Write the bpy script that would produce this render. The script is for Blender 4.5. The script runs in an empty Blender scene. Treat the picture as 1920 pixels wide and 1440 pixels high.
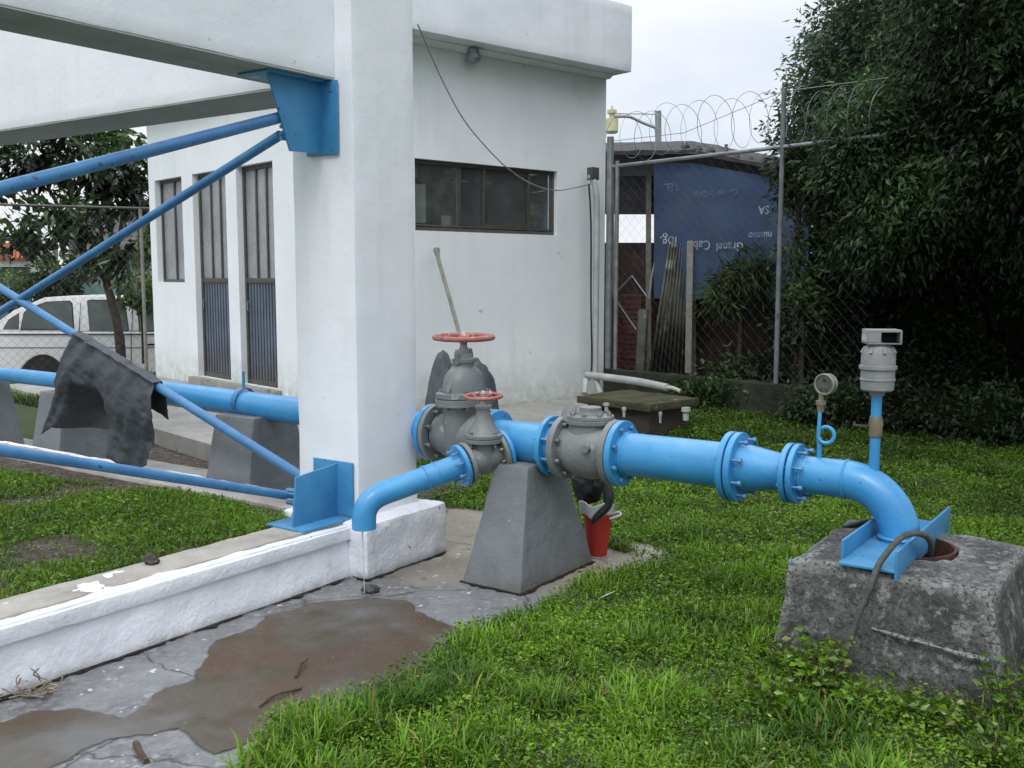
import bpy, bmesh, math, random
import numpy as np
from mathutils import Vector, Matrix, noise
random.seed(4); rng = np.random.default_rng(11)
S = bpy.context.scene
COL = S.collection
R = math.radians; Z3 = Vector((0,0,1))
# ---------------------------------------------------------------- frames
F = 1886.0; PIT = R(6.2); CP, SP = math.cos(PIT), math.sin(PIT); EYE = 1.6
U1 = (.572, .820); U2 = (-.820, .572)          # water-tower axes
W1 = (.747, .665); W2 = (-.665, .747)          # building axes
def ray(px, py):
    cx, cy = px-960, 720-py
    return cx, F*CP+cy*SP, cy*CP-F*SP
def P(px, py, Y):
    x, y, z = ray(px, py); s = Y/y
    return Vector((x*s, Y, EYE+z*s))
def G(px, py, z=0.0):
    x, y, w = ray(px, py); s = (z-EYE)/w
    return Vector((x*s, y*s, z))
def Pa(px, py, a):
    x, y, z = ray(px, py); s = a/(U1[0]*x+U1[1]*y)
    return Vector((x*s, y*s, EYE+z*s))
def T(a, b, z=0.0):
    return Vector((a*U1[0]+b*U2[0], a*U1[1]+b*U2[1], z))
C0 = (-1.236, 9.76)
def W(m, q, z=0.0):                             # m along the right wall, q along the left wall
    return Vector((C0[0]+m*W1[0]+q*W2[0], C0[1]+m*W1[1]+q*W2[1], z))
def sm(x, a, b):
    t = min(1, max(0, (x-a)/(b-a))); return t*t*(3-2*t)
def terr(x, y):
    h = .16*sm(y, 8.2, 10.4)
    h -= .72*sm(y, 14.6, 16.2)*sm(-x, -1, 1.5)
    return h
# ---------------------------------------------------------------- object helpers
ORG = {}
def tag(o, label=None, cat=None, group=None, kind=None):
    if label: o['label'] = label
    if cat: o['category'] = cat
    if group: o['group'] = group
    if kind: o['kind'] = kind
    return o
def thing(name, label, cat, loc=(0, 0, 0), group=None):
    o = bpy.data.objects.new(name, None); COL.objects.link(o)
    o.empty_display_size = .1
    o.location = loc; ORG[o.name] = Vector(loc)
    return tag(o, label, cat, group)
class MB:
    def __init__(s): s.v = []; s.f = []
    def add(s, vs, fs):
        n = len(s.v); s.v += [tuple(v) for v in vs]; s.f += [tuple(i+n for i in f) for f in fs]; return s
    def hexa(s, p):                              # 8 points: bottom 4 ccw, top 4
        return s.add(p, [(3,2,1,0),(4,5,6,7),(0,1,5,4),(1,2,6,5),(2,3,7,6),(3,0,4,7)])
    def box(s, c, dx, dy, dz, ax=(1,0), up=None):
        X = Vector((ax[0], ax[1], 0)).normalized(); Y = Vector((-X.y, X.x, 0)); Z = Vector((0,0,1)); c = Vector(c)
        pts = [c+X*(i*dx/2)+Y*(j*dy/2)+Z*(k*dz/2) for k in (-1,1) for i,j in ((-1,-1),(1,-1),(1,1),(-1,1))]
        return s.hexa(pts)
    def bar(s, p, q, w, h, up=(0,0,1)):
        p = Vector(p); q = Vector(q); d = (q-p).normalized(); u = Vector(up)
        x = d.cross(u)
        if x.length < 1e-4: x = d.cross(Vector((0,1,0)))
        x.normalize(); u = x.cross(d)
        pts = []
        for c in (p, q):
            pts += [c-x*w/2-u*h/2, c+x*w/2-u*h/2, c+x*w/2+u*h/2, c-x*w/2+u*h/2]
        return s.add(pts, [(3,2,1,0),(4,5,6,7),(0,1,5,4),(1,2,6,5),(2,3,7,6),(3,0,4,7)])
    def prism(s, poly, z0, z1):
        n = len(poly); vs = [(p[0],p[1],z0) for p in poly]+[(p[0],p[1],z1) for p in poly]
        return s.add(vs, [tuple(range(n))[::-1], tuple(range(n,2*n))]+[(i,(i+1)%n,n+(i+1)%n,n+i) for i in range(n)])
    def tube(s, pts, r, seg=12, caps=True):
        pts = [Vector(p) for p in pts]; n = len(pts)
        rr = r if isinstance(r, (list, tuple)) else [r]*n
        d0 = (pts[1]-pts[0]).normalized()
        x = d0.cross(Vector((0,0,1)))
        if x.length < .05: x = d0.cross(Vector((0,1,0)))
        x.normalize(); vs = []; fs = []
        for i, p in enumerate(pts):
            d = (pts[min(i+1,n-1)]-pts[max(i-1,0)]).normalized()
            x = (x-d*x.dot(d)).normalized(); y = d.cross(x)
            for k in range(seg):
                a = 2*math.pi*k/seg
                vs.append(p+(x*math.cos(a)+y*math.sin(a))*rr[i])
        for i in range(n-1):
            for k in range(seg):
                k2 = (k+1)%seg
                fs.append((i*seg+k, i*seg+k2, (i+1)*seg+k2, (i+1)*seg+k))
        if caps: fs += [tuple(range(seg))[::-1], tuple(range((n-1)*seg, n*seg))]
        return s.add(vs, fs)
    def lathe(s, prof, o, ax, seg=32, sx=1.0, xdir=None):   # prof: (along, radius)
        o = Vector(o); ax = Vector(ax).normalized()
        x = Vector(xdir).normalized() if xdir else ax.cross(Vector((0,0,1)))
        if x.length < .05: x = Vector((1,0,0))
        x = (x-ax*x.dot(ax)).normalized(); y = ax.cross(x); vs = []; fs = []
        for (h, r) in prof:
            for k in range(seg):
                a = 2*math.pi*k/seg
                vs.append(o+ax*h+x*math.cos(a)*r*sx+y*math.sin(a)*r)
        n = len(prof)
        for i in range(n-1):
            for k in range(seg):
                k2 = (k+1)%seg; fs.append((i*seg+k, i*seg+k2, (i+1)*seg+k2, (i+1)*seg+k))
        if prof[0][1] > 1e-5: fs.append(tuple(range(seg))[::-1])
        if prof[-1][1] > 1e-5: fs.append(tuple(range((n-1)*seg, n*seg)))
        return s.add(vs, fs)
    def ring(s, prof, o, ax, seg=32):             # closed profile (torus-like), prof loop of (along, radius)
        o = Vector(o); ax = Vector(ax).normalized(); x = ax.cross(Vector((0,0,1)))
        if x.length < .05: x = Vector((1,0,0))
        x.normalize(); y = ax.cross(x); vs = []; fs = []; n = len(prof)
        for (h, r) in prof:
            for k in range(seg):
                a = 2*math.pi*k/seg; vs.append(o+ax*h+(x*math.cos(a)+y*math.sin(a))*r)
        for i in range(n):
            j = (i+1)%n
            for k in range(seg):
                k2 = (k+1)%seg; fs.append((i*seg+k, i*seg+k2, j*seg+k2, j*seg+k))
        return s.add(vs, fs)
    def torus(s, o, ax, Rr, r, seg=40, sub=10):
        return s.ring([(r*math.sin(2*math.pi*i/sub), Rr+r*math.cos(2*math.pi*i/sub)) for i in range(sub)], o, ax, seg)
    def build(s, name, mat, parent=None, bevel=0, angle=35, label=None, cat=None, group=None, kind=None, loc=None, rough=None, bevseg=2):
        org = ORG[parent.name] if parent else Vector(loc) if loc is not None else Vector((0,0,0))
        me = bpy.data.meshes.new(name)
        me.from_pydata([(v[0]-org.x, v[1]-org.y, v[2]-org.z) for v in s.v], [], s.f)
        me.update()
        bm = bmesh.new(); bm.from_mesh(me)
        bmesh.ops.remove_doubles(bm, verts=bm.verts, dist=1e-6)
        bmesh.ops.recalc_face_normals(bm, faces=bm.faces)
        if bevel:
            es = [e for e in bm.edges if len(e.link_faces) == 2 and e.calc_face_angle(0) > R(30)]
            bmesh.ops.bevel(bm, geom=es, offset=bevel, segments=bevseg, affect='EDGES', clamp_overlap=True, profile=.6)
        if rough:
            amp, res, sc = rough
            for _ in range(7):
                es = [e for e in bm.edges if e.calc_length() > res]
                if not es or len(bm.verts) > 60000: break
                bmesh.ops.subdivide_edges(bm, edges=es, cuts=1, use_grid_fill=True)
            bmesh.ops.triangulate(bm, faces=[f for f in bm.faces if len(f.verts) > 4])
            bm.normal_update()
            for v in bm.verts:
                w = (v.co+org)
                d = noise.noise(w*sc)*amp + noise.noise(w*sc*3.1)*amp*.5 + noise.noise(w*sc*.3)*amp
                v.co += v.normal*d
        bm.to_mesh(me); bm.free()
        me.polygons.foreach_set('use_smooth', [True]*len(me.polygons))
        try: me.set_sharp_from_angle(angle=R(angle))
        except Exception: pass
        if mat: me.materials.append(mat)
        o = bpy.data.objects.new(name, me); COL.objects.link(o)
        if parent: o.parent = parent; ORG[o.name] = org
        else: o.location = org; ORG[o.name] = org
        return tag(o, label, cat, group, kind)
# ---------------------------------------------------------------- materials
def nodes(name):
    m = bpy.data.materials.new(name); m.use_nodes = True
    nt = m.node_tree; return m, nt, nt.nodes['Principled BSDF']
def N(nt, t, **k):
    n = nt.nodes.new(t)
    for a, b in k.items():
        if a.startswith('i_'): n.inputs[a[2:].replace('_', ' ')].default_value = b
        else: setattr(n, a, b)
    return n
def L(nt, a, b): nt.links.new(a, b)
def tex(nt, scale, detail=6, rough=.6, dist=0):
    g = N(nt, 'ShaderNodeNewGeometry'); n = N(nt, 'ShaderNodeTexNoise')
    n.inputs['Scale'].default_value = scale; n.inputs['Detail'].default_value = detail
    n.inputs['Roughness'].default_value = rough; n.inputs['Distortion'].default_value = dist
    L(nt, g.outputs['Position'], n.inputs['Vector']); return n
def ramp(nt, src, a, b, ca=(0,0,0,1), cb=(1,1,1,1)):
    r = N(nt, 'ShaderNodeValToRGB'); r.color_ramp.elements[0].position = a; r.color_ramp.elements[1].position = b
    r.color_ramp.elements[0].color = ca; r.color_ramp.elements[1].color = cb
    L(nt, src, r.inputs['Fac']); return r
def mix(nt, fac, a, b, mode='MIX'):
    m = N(nt, 'ShaderNodeMix', data_type='RGBA', blend_type=mode)
    for sock, v in ((m.inputs[0], fac), (m.inputs[6], a), (m.inputs[7], b)):
        if isinstance(v, (int, float)): sock.default_value = v
        elif isinstance(v, tuple): sock.default_value = v if len(v) == 4 else (*v, 1)
        else: L(nt, v, sock)
    return m.outputs[2]
def bump(nt, bs, src, strength, dist=.01, prev=None):
    b = N(nt, 'ShaderNodeBump'); b.inputs['Strength'].default_value = strength; b.inputs['Distance'].default_value = dist
    L(nt, src, b.inputs['Height'])
    if prev: L(nt, prev.outputs[0], b.inputs['Normal'])
    L(nt, b.outputs[0], bs.inputs['Normal']); return b
def mat(name, c1, c2=None, scale=4, rough=.6, bmp=.0, bscale=60, bdist=.004, spec=.4, metal=0, spots=None, lo=.35, hi=.65, grime=None, coat=0, streak=None, dust=None, edge=None):
    m, nt, bs = nodes(name)
    c2 = c2 or tuple(x*.8 for x in c1)
    n = tex(nt, scale); col = mix(nt, ramp(nt, n.outputs['Fac'], lo, hi).outputs[0], c1, c2)
    if spots:                                    # (colour, scale, threshold)
        s = tex(nt, spots[1], 3, .5); col = mix(nt, ramp(nt, s.outputs['Fac'], spots[2], spots[2]+.04).outputs[0], col, spots[0])
    if grime:                                    # (colour, z0, z1): soil splashed up from the ground
        g = N(nt, 'ShaderNodeNewGeometry'); sp = N(nt, 'ShaderNodeSeparateXYZ'); L(nt, g.outputs['Position'], sp.inputs[0])
        mr = N(nt, 'ShaderNodeMapRange'); mr.inputs[1].default_value = grime[1]; mr.inputs[2].default_value = grime[2]
        mr.inputs[3].default_value = 1; mr.inputs[4].default_value = 0; L(nt, sp.outputs[2], mr.inputs[0])
        g2 = tex(nt, 7, 8, .7); mm = N(nt, 'ShaderNodeMath', operation='MULTIPLY'); L(nt, mr.outputs[0], mm.inputs[0])
        L(nt, ramp(nt, g2.outputs['Fac'], .3, .62).outputs[0], mm.inputs[1]); col = mix(nt, mm.outputs[0], col, grime[0])
    if streak:                                   # rain streaks running down a wall
        g3 = N(nt, 'ShaderNodeNewGeometry'); mp3 = N(nt, 'ShaderNodeMapping'); mp3.inputs['Scale'].default_value = (9,9,.55); L(nt, g3.outputs['Position'], mp3.inputs[0])
        n3 = N(nt, 'ShaderNodeTexNoise'); n3.inputs['Scale'].default_value = 1; n3.inputs['Detail'].default_value = 6; n3.inputs['Roughness'].default_value = .65; L(nt, mp3.outputs[0], n3.inputs['Vector'])
        m3 = N(nt, 'ShaderNodeMath', operation='MULTIPLY'); L(nt, ramp(nt, n3.outputs['Fac'], .50, .72).outputs[0], m3.inputs[0]); L(nt, ramp(nt, tex(nt, .9, 3).outputs['Fac'], .42, .62).outputs[0], m3.inputs[1])
        m4 = N(nt, 'ShaderNodeMath', operation='MULTIPLY'); m4.inputs[1].default_value = streak[1]; L(nt, m3.outputs[0], m4.inputs[0]); col = mix(nt, m4.outputs[0], col, streak[0])
    if dust:                                     # settled dust and fading on faces that look up
        g4 = N(nt, 'ShaderNodeNewGeometry'); s4 = N(nt, 'ShaderNodeSeparateXYZ'); L(nt, g4.outputs['Normal'], s4.inputs[0])
        m5 = N(nt, 'ShaderNodeMath', operation='MULTIPLY'); L(nt, ramp(nt, s4.outputs[2], .25, 1).outputs[0], m5.inputs[0]); L(nt, ramp(nt, tex(nt, 9, 9, .7).outputs['Fac'], .35, .7).outputs[0], m5.inputs[1])
        m6 = N(nt, 'ShaderNodeMath', operation='MULTIPLY'); m6.inputs[1].default_value = dust[1]; L(nt, m5.outputs[0], m6.inputs[0]); col = mix(nt, m6.outputs[0], col, dust[0])
        bsn = tex(nt, 55, 4, .6); col = mix(nt, ramp(nt, bsn.outputs['Fac'], .69, .71).outputs[0], col, dust[2])
    if edge:
        g5 = N(nt, 'ShaderNodeNewGeometry'); col = mix(nt, ramp(nt, g5.outputs['Pointiness'], .505, .56).outputs[0], col, edge)
        col = mix(nt, ramp(nt, tex(nt, 60, 6, .7).outputs['Fac'], .40, .50, (1,1,1,1), (0,0,0,1)).outputs[0], col, tuple(x*.35 for x in c1))
        col = mix(nt, ramp(nt, tex(nt, 24, 8, .75).outputs['Fac'], .54, .66).outputs[0], col, tuple(min(1,x*1.9) for x in c1))
    L(nt, col, bs.inputs['Base Color'])
    rr = tex(nt, scale*3, 4); mr2 = N(nt, 'ShaderNodeMapRange'); mr2.inputs[3].default_value = max(.03, rough-.12); mr2.inputs[4].default_value = min(1, rough+.12)
    L(nt, rr.outputs['Fac'], mr2.inputs[0]); L(nt, mr2.outputs[0], bs.inputs['Roughness'])
    bs.inputs['Specular IOR Level'].default_value = spec; bs.inputs['Metallic'].default_value = metal
    if coat: bs.inputs['Coat Weight'].default_value = coat
    if bmp:
        b1 = bump(nt, bs, tex(nt, bscale, 8, .65).outputs['Fac'], bmp, bdist)
        bump(nt, bs, tex(nt, bscale*.18, 3).outputs['Fac'], bmp*.6, bdist*4, b1)
    return m
M = {}
M['white'] = mat('white_paint', (.80,.82,.85), (.72,.745,.775), 1.3, .75, .3, 55, .004, .2, spots=((.42,.41,.38), 17, .74), lo=.3, hi=.7, streak=((.52,.52,.50), .32))
M['kerbwhite'] = mat('rough_white_paint', (.78,.80,.84), (.68,.70,.74), 3, .7, .6, 44, .009, .25, spots=((.30,.28,.25), 26, .72), grime=((.20,.18,.16), -.02, .06))
M['bwall'] = mat('building_paint', (.80,.825,.83), (.72,.75,.76), .8, .8, .3, 34, .005, .2, grime=((.36,.40,.34), .1, .7), streak=((.55,.58,.55), .3), spots=((.5,.52,.5), 8, .73))
M['fascia'] = mat('fascia_paint', (.78,.80,.83), (.70,.725,.755), 2, .8, .35, 34, .005, .2, spots=((.45,.45,.44), 12, .72), streak=((.5,.5,.49), .35))
M['beige'] = mat('bare_concrete_top', (.40,.375,.33), (.28,.26,.23), 5, .85, .6, 40, .008, .2, spots=((.50,.49,.46), 14, .68))
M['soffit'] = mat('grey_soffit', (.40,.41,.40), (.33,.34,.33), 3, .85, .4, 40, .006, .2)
M['blue'] = mat('blue_enamel', (.052,.30,.58), (.036,.235,.50), 3.5, .38, .3, 28, .005, .5, spots=((.02,.12,.27), 26, .70), coat=.12, dust=((.22,.42,.56), .55, (.10,.07,.05)))
M['blue2'] = mat('blue_enamel_plate', (.06,.26,.48), (.042,.20,.40), 4, .45, .2, 30, .004, .4, spots=((.015,.07,.16), 24, .68), coat=.1, dust=((.16,.33,.46), .5, (.08,.06,.05)))
M['bluedark'] = mat('blue_enamel_rod', (.065,.225,.44), (.045,.16,.35), 5, .45, .3, 40, .004, .4, spots=((.03,.08,.16), 24, .66), dust=((.2,.34,.46), .5, (.09,.07,.06)))
M['grey'] = mat('grey_valve_paint', (.20,.215,.215), (.155,.165,.165), 6, .45, .5, 45, .005, .4, spots=((.30,.31,.30), 22, .66), dust=((.33,.34,.32), .5, (.07,.065,.06)))
M['bolt'] = mat('painted_bolt', (.10,.27,.46), (.07,.18,.33), 20, .4, .1, 50, .002, .5)
M['gbolt'] = mat('dull_bolt', (.3,.31,.32), (.16,.15,.14), 20, .45, .1, 50, .002, .5, metal=.5)
M['red'] = mat('red_wheel_paint', (.34,.085,.065), (.32,.15,.13), 10, .5, .3, 60, .003, .4, spots=((.42,.30,.27), 30, .60))
M['pyr'] = mat('grey_painted_concrete', (.18,.195,.205), (.15,.163,.17), 5, .75, .55, 60, .007, .25, spots=((.45,.45,.45), 34, .745), grime=((.12,.115,.10), 0, .16))
M['block'] = mat('weathered_concrete', (.165,.165,.16), (.07,.075,.07), 3.2, .95, 1.0, 34, .02, .15, spots=((.25,.25,.235), 9, .60), grime=((.04,.05,.028), 0, .3), lo=.40, hi=.58, edge=(.27,.27,.26))
M['rust'] = mat('rusty_casing', (.10,.045,.025), (.04,.025,.02), 8, .8, .5, 40, .006, .3)
M['black'] = mat('black_plastic', (.012,.013,.015), (.03,.032,.035), 5, .45, .4, 20, .008, .4)
M['tarp'] = mat('black_tarp', (.042,.050,.060), (.032,.038,.046), 7, .5, .55, 30, .008, .45)
M['hose'] = mat('braided_hose', (.085,.09,.07), (.045,.05,.04), 30, .6, .8, 120, .004, .4)
M['bucket'] = mat('red_bucket', (.42,.03,.02), (.33,.03,.025), 6, .5, .1, 40, .003, .4)
M['cloth'] = mat('white_cloth', (.62,.64,.66), (.45,.47,.5), 9, .8, .5, 30, .006, .2)
M['pvc'] = mat('grey_pvc', (.42,.44,.42), (.30,.32,.30), 5, .5, .1, 30, .003, .4)
M['beigepvc'] = mat('beige_pvc', (.5,.47,.38), (.40,.37,.29), 5, .5, .1, 30, .003, .4)
M['galv'] = mat('galvanised_steel', (.30,.32,.33), (.20,.21,.21), 8, .5, .15, 60, .003, .5, metal=.5)
M['post'] = mat('dull_post', (.17,.185,.19), (.11,.12,.12), 8, .6, .15, 60, .003, .4)
M['wire'] = mat('fence_wire', (.11,.115,.115), (.06,.055,.05), 20, .6, 0, 60, .003, .5, metal=.4)
M['gauge'] = mat('gauge_metal', (.29,.30,.26), (.22,.22,.19), 12, .45, .1, 60, .002, .5, metal=.3)
M['brass'] = mat('old_brass', (.28,.24,.17), (.18,.14,.10), 20, .5, .3, 80, .002, .5, metal=.6)
M['valvegrey'] = mat('cast_grey', (.25,.255,.255), (.19,.195,.195), 12, .6, .4, 90, .003, .4)
M['dark'] = mat('dark_inside', (.012,.012,.014), (.02,.02,.02), 4, .8)
M['room'] = mat('dim_room', (.5,.5,.49), (.4,.4,.39), 2, .9)
M['frame'] = mat('bronze_window_frame', (.10,.095,.085), (.075,.07,.062), 12, .5, 0, 40, .003, .4, metal=.3)
M['door'] = mat('grey_blue_door', (.115,.145,.185), (.085,.10,.125), 3, .5, .2, 30, .004, .4, grime=((.09,.055,.04), .2, .8))
M['frost'] = mat('frosted_pane', (.30,.31,.32), (.22,.23,.24), 3, .25, .1, 30, .003, .5)
M['paper'] = mat('paper', (.66,.68,.66), (.55,.57,.55), 8, .85)
M['wood'] = mat('grey_wood', (.27,.26,.23), (.18,.17,.15), 9, .8, .5, 60, .004, .2)
M['brick'] = None
M['shedsheet'] = mat('shed_sheet', (.065,.062,.064), (.045,.040,.040), 5, .8, .3, 30, .006, .2)
M['shedboard'] = mat('rotten_boards', (.065,.040,.033), (.03,.022,.02), 4, .85, .5, 30, .01, .2, spots=((.11,.04,.03), 6, .6))
M['banner'] = mat('blue_banner', (.038,.068,.155), (.055,.082,.125), 1.6, .55, .3, 12, .01, .3, lo=.3, hi=.7)
M['bannerink'] = mat('faded_lettering', (.42,.46,.48), (.14,.18,.25), 12, .7, lo=.4, hi=.6)
M['faintink'] = mat('nearly_gone_lettering', (.13,.17,.21), (.06,.09,.17), 12, .7, lo=.4, hi=.6)
M['corr'] = mat('asbestos_sheet', (.15,.15,.125), (.065,.07,.055), 4, .9, .5, 40, .008, .2, spots=((.27,.28,.25), 5, .63))
M['mossy'] = mat('mossy_concrete', (.095,.09,.055), (.045,.05,.03), 6, .95, .8, 40, .012, .1, spots=((.2,.2,.16), 12, .65))
M['lowwall'] = mat('dark_mossy_wall', (.045,.05,.038), (.02,.024,.016), 4, .95, .8, 30, .012, .1)
M['truck'] = mat('dusty_white_car_paint', (.60,.60,.60), (.52,.52,.51), 1.2, .35, .05, 30, .002, .5, coat=.3)
M['carglass'] = mat('car_glass', (.022,.032,.028), (.045,.075,.045), 2.2, .07, 0, 30, .002, .8)  # dark glass with green reflections mixed into its colour
M['rubber'] = mat('tyre_rubber', (.015,.015,.016), (.025,.024,.023), 8, .8, .2, 40, .003, .3)
M['bark'] = mat('bark', (.075,.058,.048), (.04,.032,.028), 12, .9, 1.0, 40, .01, .1)
M['tile'] = mat('orange_roof_tile', (.42,.12,.05), (.22,.07,.04), 9, .8, .6, 12, .02, .2)
M['farblue'] = mat('slate_blue_wall', (.085,.12,.15), (.06,.085,.11), 2, .8)
M['farwhite'] = mat('far_whitewash', (.52,.53,.52), (.40,.40,.39), 3, .8, .3, 20, .01)
M['fargreen'] = mat('sea_green_wall', (.13,.23,.21), (.10,.17,.16), 2, .8)
M['stone'] = mat('dark_stone', (.10,.095,.09), (.05,.05,.05), 20, .7, .9, 50, .01, .3)
M['twig'] = mat('dry_twig', (.10,.065,.045), (.045,.03,.022), 20, .9)
M['straw'] = mat('dry_root', (.33,.29,.22), (.2,.16,.12), 20, .9)
M['lamp'] = mat('lamp_glass', (.55,.52,.33), (.45,.42,.28), 10, .4)
M['bundle'] = mat('grey_sheeting', (.095,.105,.115), (.055,.06,.068), 5, .7, .4, 14, .012, .3)

def brickmat(name, c1, c2, mortar, sc=3.3, axis=(W2[0], W2[1])):
    m, nt, bs = nodes(name)
    g = N(nt, 'ShaderNodeNewGeometry'); sp = N(nt, 'ShaderNodeSeparateXYZ'); L(nt, g.outputs['Position'], sp.inputs[0])
    a = N(nt, 'ShaderNodeMath', operation='MULTIPLY'); a.inputs[1].default_value = axis[0]; L(nt, sp.outputs[0], a.inputs[0])
    b = N(nt, 'ShaderNodeMath', operation='MULTIPLY_ADD'); b.inputs[1].default_value = axis[1]; L(nt, sp.outputs[1], b.inputs[0]); L(nt, a.outputs[0], b.inputs[2])
    cm = N(nt, 'ShaderNodeCombineXYZ'); L(nt, b.outputs[0], cm.inputs[0]); L(nt, sp.outputs[2], cm.inputs[1])
    t = N(nt, 'ShaderNodeTexBrick'); L(nt, cm.outputs[0], t.inputs['Vector']); t.inputs['Scale'].default_value = sc
    t.inputs['Color1'].default_value = (*c1, 1); t.inputs['Color2'].default_value = (*c2, 1); t.inputs['Mortar'].default_value = (*mortar, 1)
    n = tex(nt, 5); col = mix(nt, ramp(nt, n.outputs['Fac'], .3, .7).outputs[0], t.outputs[0], tuple(x*.55 for x in c2))
    L(nt, col, bs.inputs['Base Color']); bs.inputs['Roughness'].default_value = .9
    bump(nt, bs, t.outputs['Fac'], -.6, .01); return m
M['brick'] = brickmat('red_brick', (.15,.045,.034), (.10,.034,.027), (.07,.06,.05), 5)
M['lowbrick'] = brickmat('mossy_brick', (.075,.045,.036), (.05,.04,.03), (.045,.045,.035), 5)
M['cblock'] = brickmat('concrete_block_wall', (.27,.27,.25), (.22,.22,.2), (.16,.155,.14), 1.3, (1,0))
# glass with a view into the room
def glassmat(name, tint, f=.55, rough=.04):
    m, nt, bs = nodes(name); nt.nodes.remove(bs)
    tr = N(nt, 'ShaderNodeBsdfTransparent'); tr.inputs[0].default_value = (*tint, 1)
    gl = N(nt, 'ShaderNodeBsdfGlossy'); gl.inputs['Roughness'].default_value = rough; gl.inputs['Color'].default_value = (.75,.78,.8,1)
    fr = N(nt, 'ShaderNodeFresnel'); fr.inputs[0].default_value = 1.6
    ad = N(nt, 'ShaderNodeMath', operation='ADD'); ad.operation='MULTIPLY'; ad.inputs[1].default_value = .75; L(nt, fr.outputs[0], ad.inputs[0])
    mx = N(nt, 'ShaderNodeMixShader'); L(nt, ad.outputs[0], mx.inputs[0]); L(nt, tr.outputs[0], mx.inputs[1]); L(nt, gl.outputs[0], mx.inputs[2])
    df = N(nt, 'ShaderNodeBsdfDiffuse'); df.inputs[0].default_value = (.30,.32,.32,1); m2 = N(nt, 'ShaderNodeMixShader'); dn = tex(nt, 5, 6); L(nt, ramp(nt, dn.outputs['Fac'], .2, .9, (.08,.08,.08,1), (.32,.32,.32,1)).outputs[0], m2.inputs[0])
    L(nt, mx.outputs[0], m2.inputs[1]); L(nt, df.outputs[0], m2.inputs[2]); L(nt, m2.outputs[0], nt.nodes['Material Output'].inputs[0]); return m
M['glass'] = glassmat('window_glass', (.55,.58,.57))
# leaves and grass: colour per leaf comes from an attribute
def leafmat(name, trans=.35, rough=.5, spec=.3, gain=1.0):
    m, nt, bs = nodes(name)
    at = N(nt, 'ShaderNodeAttribute', attribute_name='Col')
    col = mix(nt, 1.0, at.outputs['Color'], (gain, gain, gain), 'MULTIPLY')
    L(nt, col, bs.inputs['Base Color']); bs.inputs['Roughness'].default_value = rough; bs.inputs['Specular IOR Level'].default_value = spec
    tr = N(nt, 'ShaderNodeBsdfTranslucent'); c2 = mix(nt, 1.0, col, (1.1,1.25,.5), 'MULTIPLY'); L(nt, c2, tr.inputs[0])
    mx = N(nt, 'ShaderNodeMixShader'); mx.inputs[0].default_value = trans
    L(nt, bs.outputs[0], mx.inputs[1]); L(nt, tr.outputs[0], mx.inputs[2]); L(nt, mx.outputs[0], nt.nodes['Material Output'].inputs[0]); return m
M['grass'] = leafmat('grass_blades', .3, .45, .35)
M['leaf'] = leafmat('tree_leaves', .25, .5, .3)
M['leafglossy'] = leafmat('glossy_leaves', .2, .3, .5)
# ground: soil under the grass
def groundmat():
    m, nt, bs = nodes('soil_and_moss')
    n = tex(nt, 2.2, 10, .7); c = mix(nt, ramp(nt, n.outputs['Fac'], .4, .6).outputs[0], (.030,.060,.010), (.055,.06,.025))
    n2 = tex(nt, 30, 6, .7); c = mix(nt, ramp(nt, n2.outputs['Fac'], .5, .7).outputs[0], c, (.035,.075,.014))
    L(nt, c, bs.inputs['Base Color']); bs.inputs['Roughness'].default_value = .95
    bump(nt, bs, n2.outputs['Fac'], .8, .03); return m
M['soil'] = groundmat()
M['dirt'] = mat('stony_dirt', (.13,.105,.085), (.06,.05,.04), 14, .95, 1.0, 40, .02, .1, spots=((.27,.25,.22), 34, .63))
M['slab'] = mat('path_concrete', (.36,.35,.32), (.24,.235,.21), 2.5, .85, .5, 40, .006, .2, spots=((.13,.12,.1), 6, .68))
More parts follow.
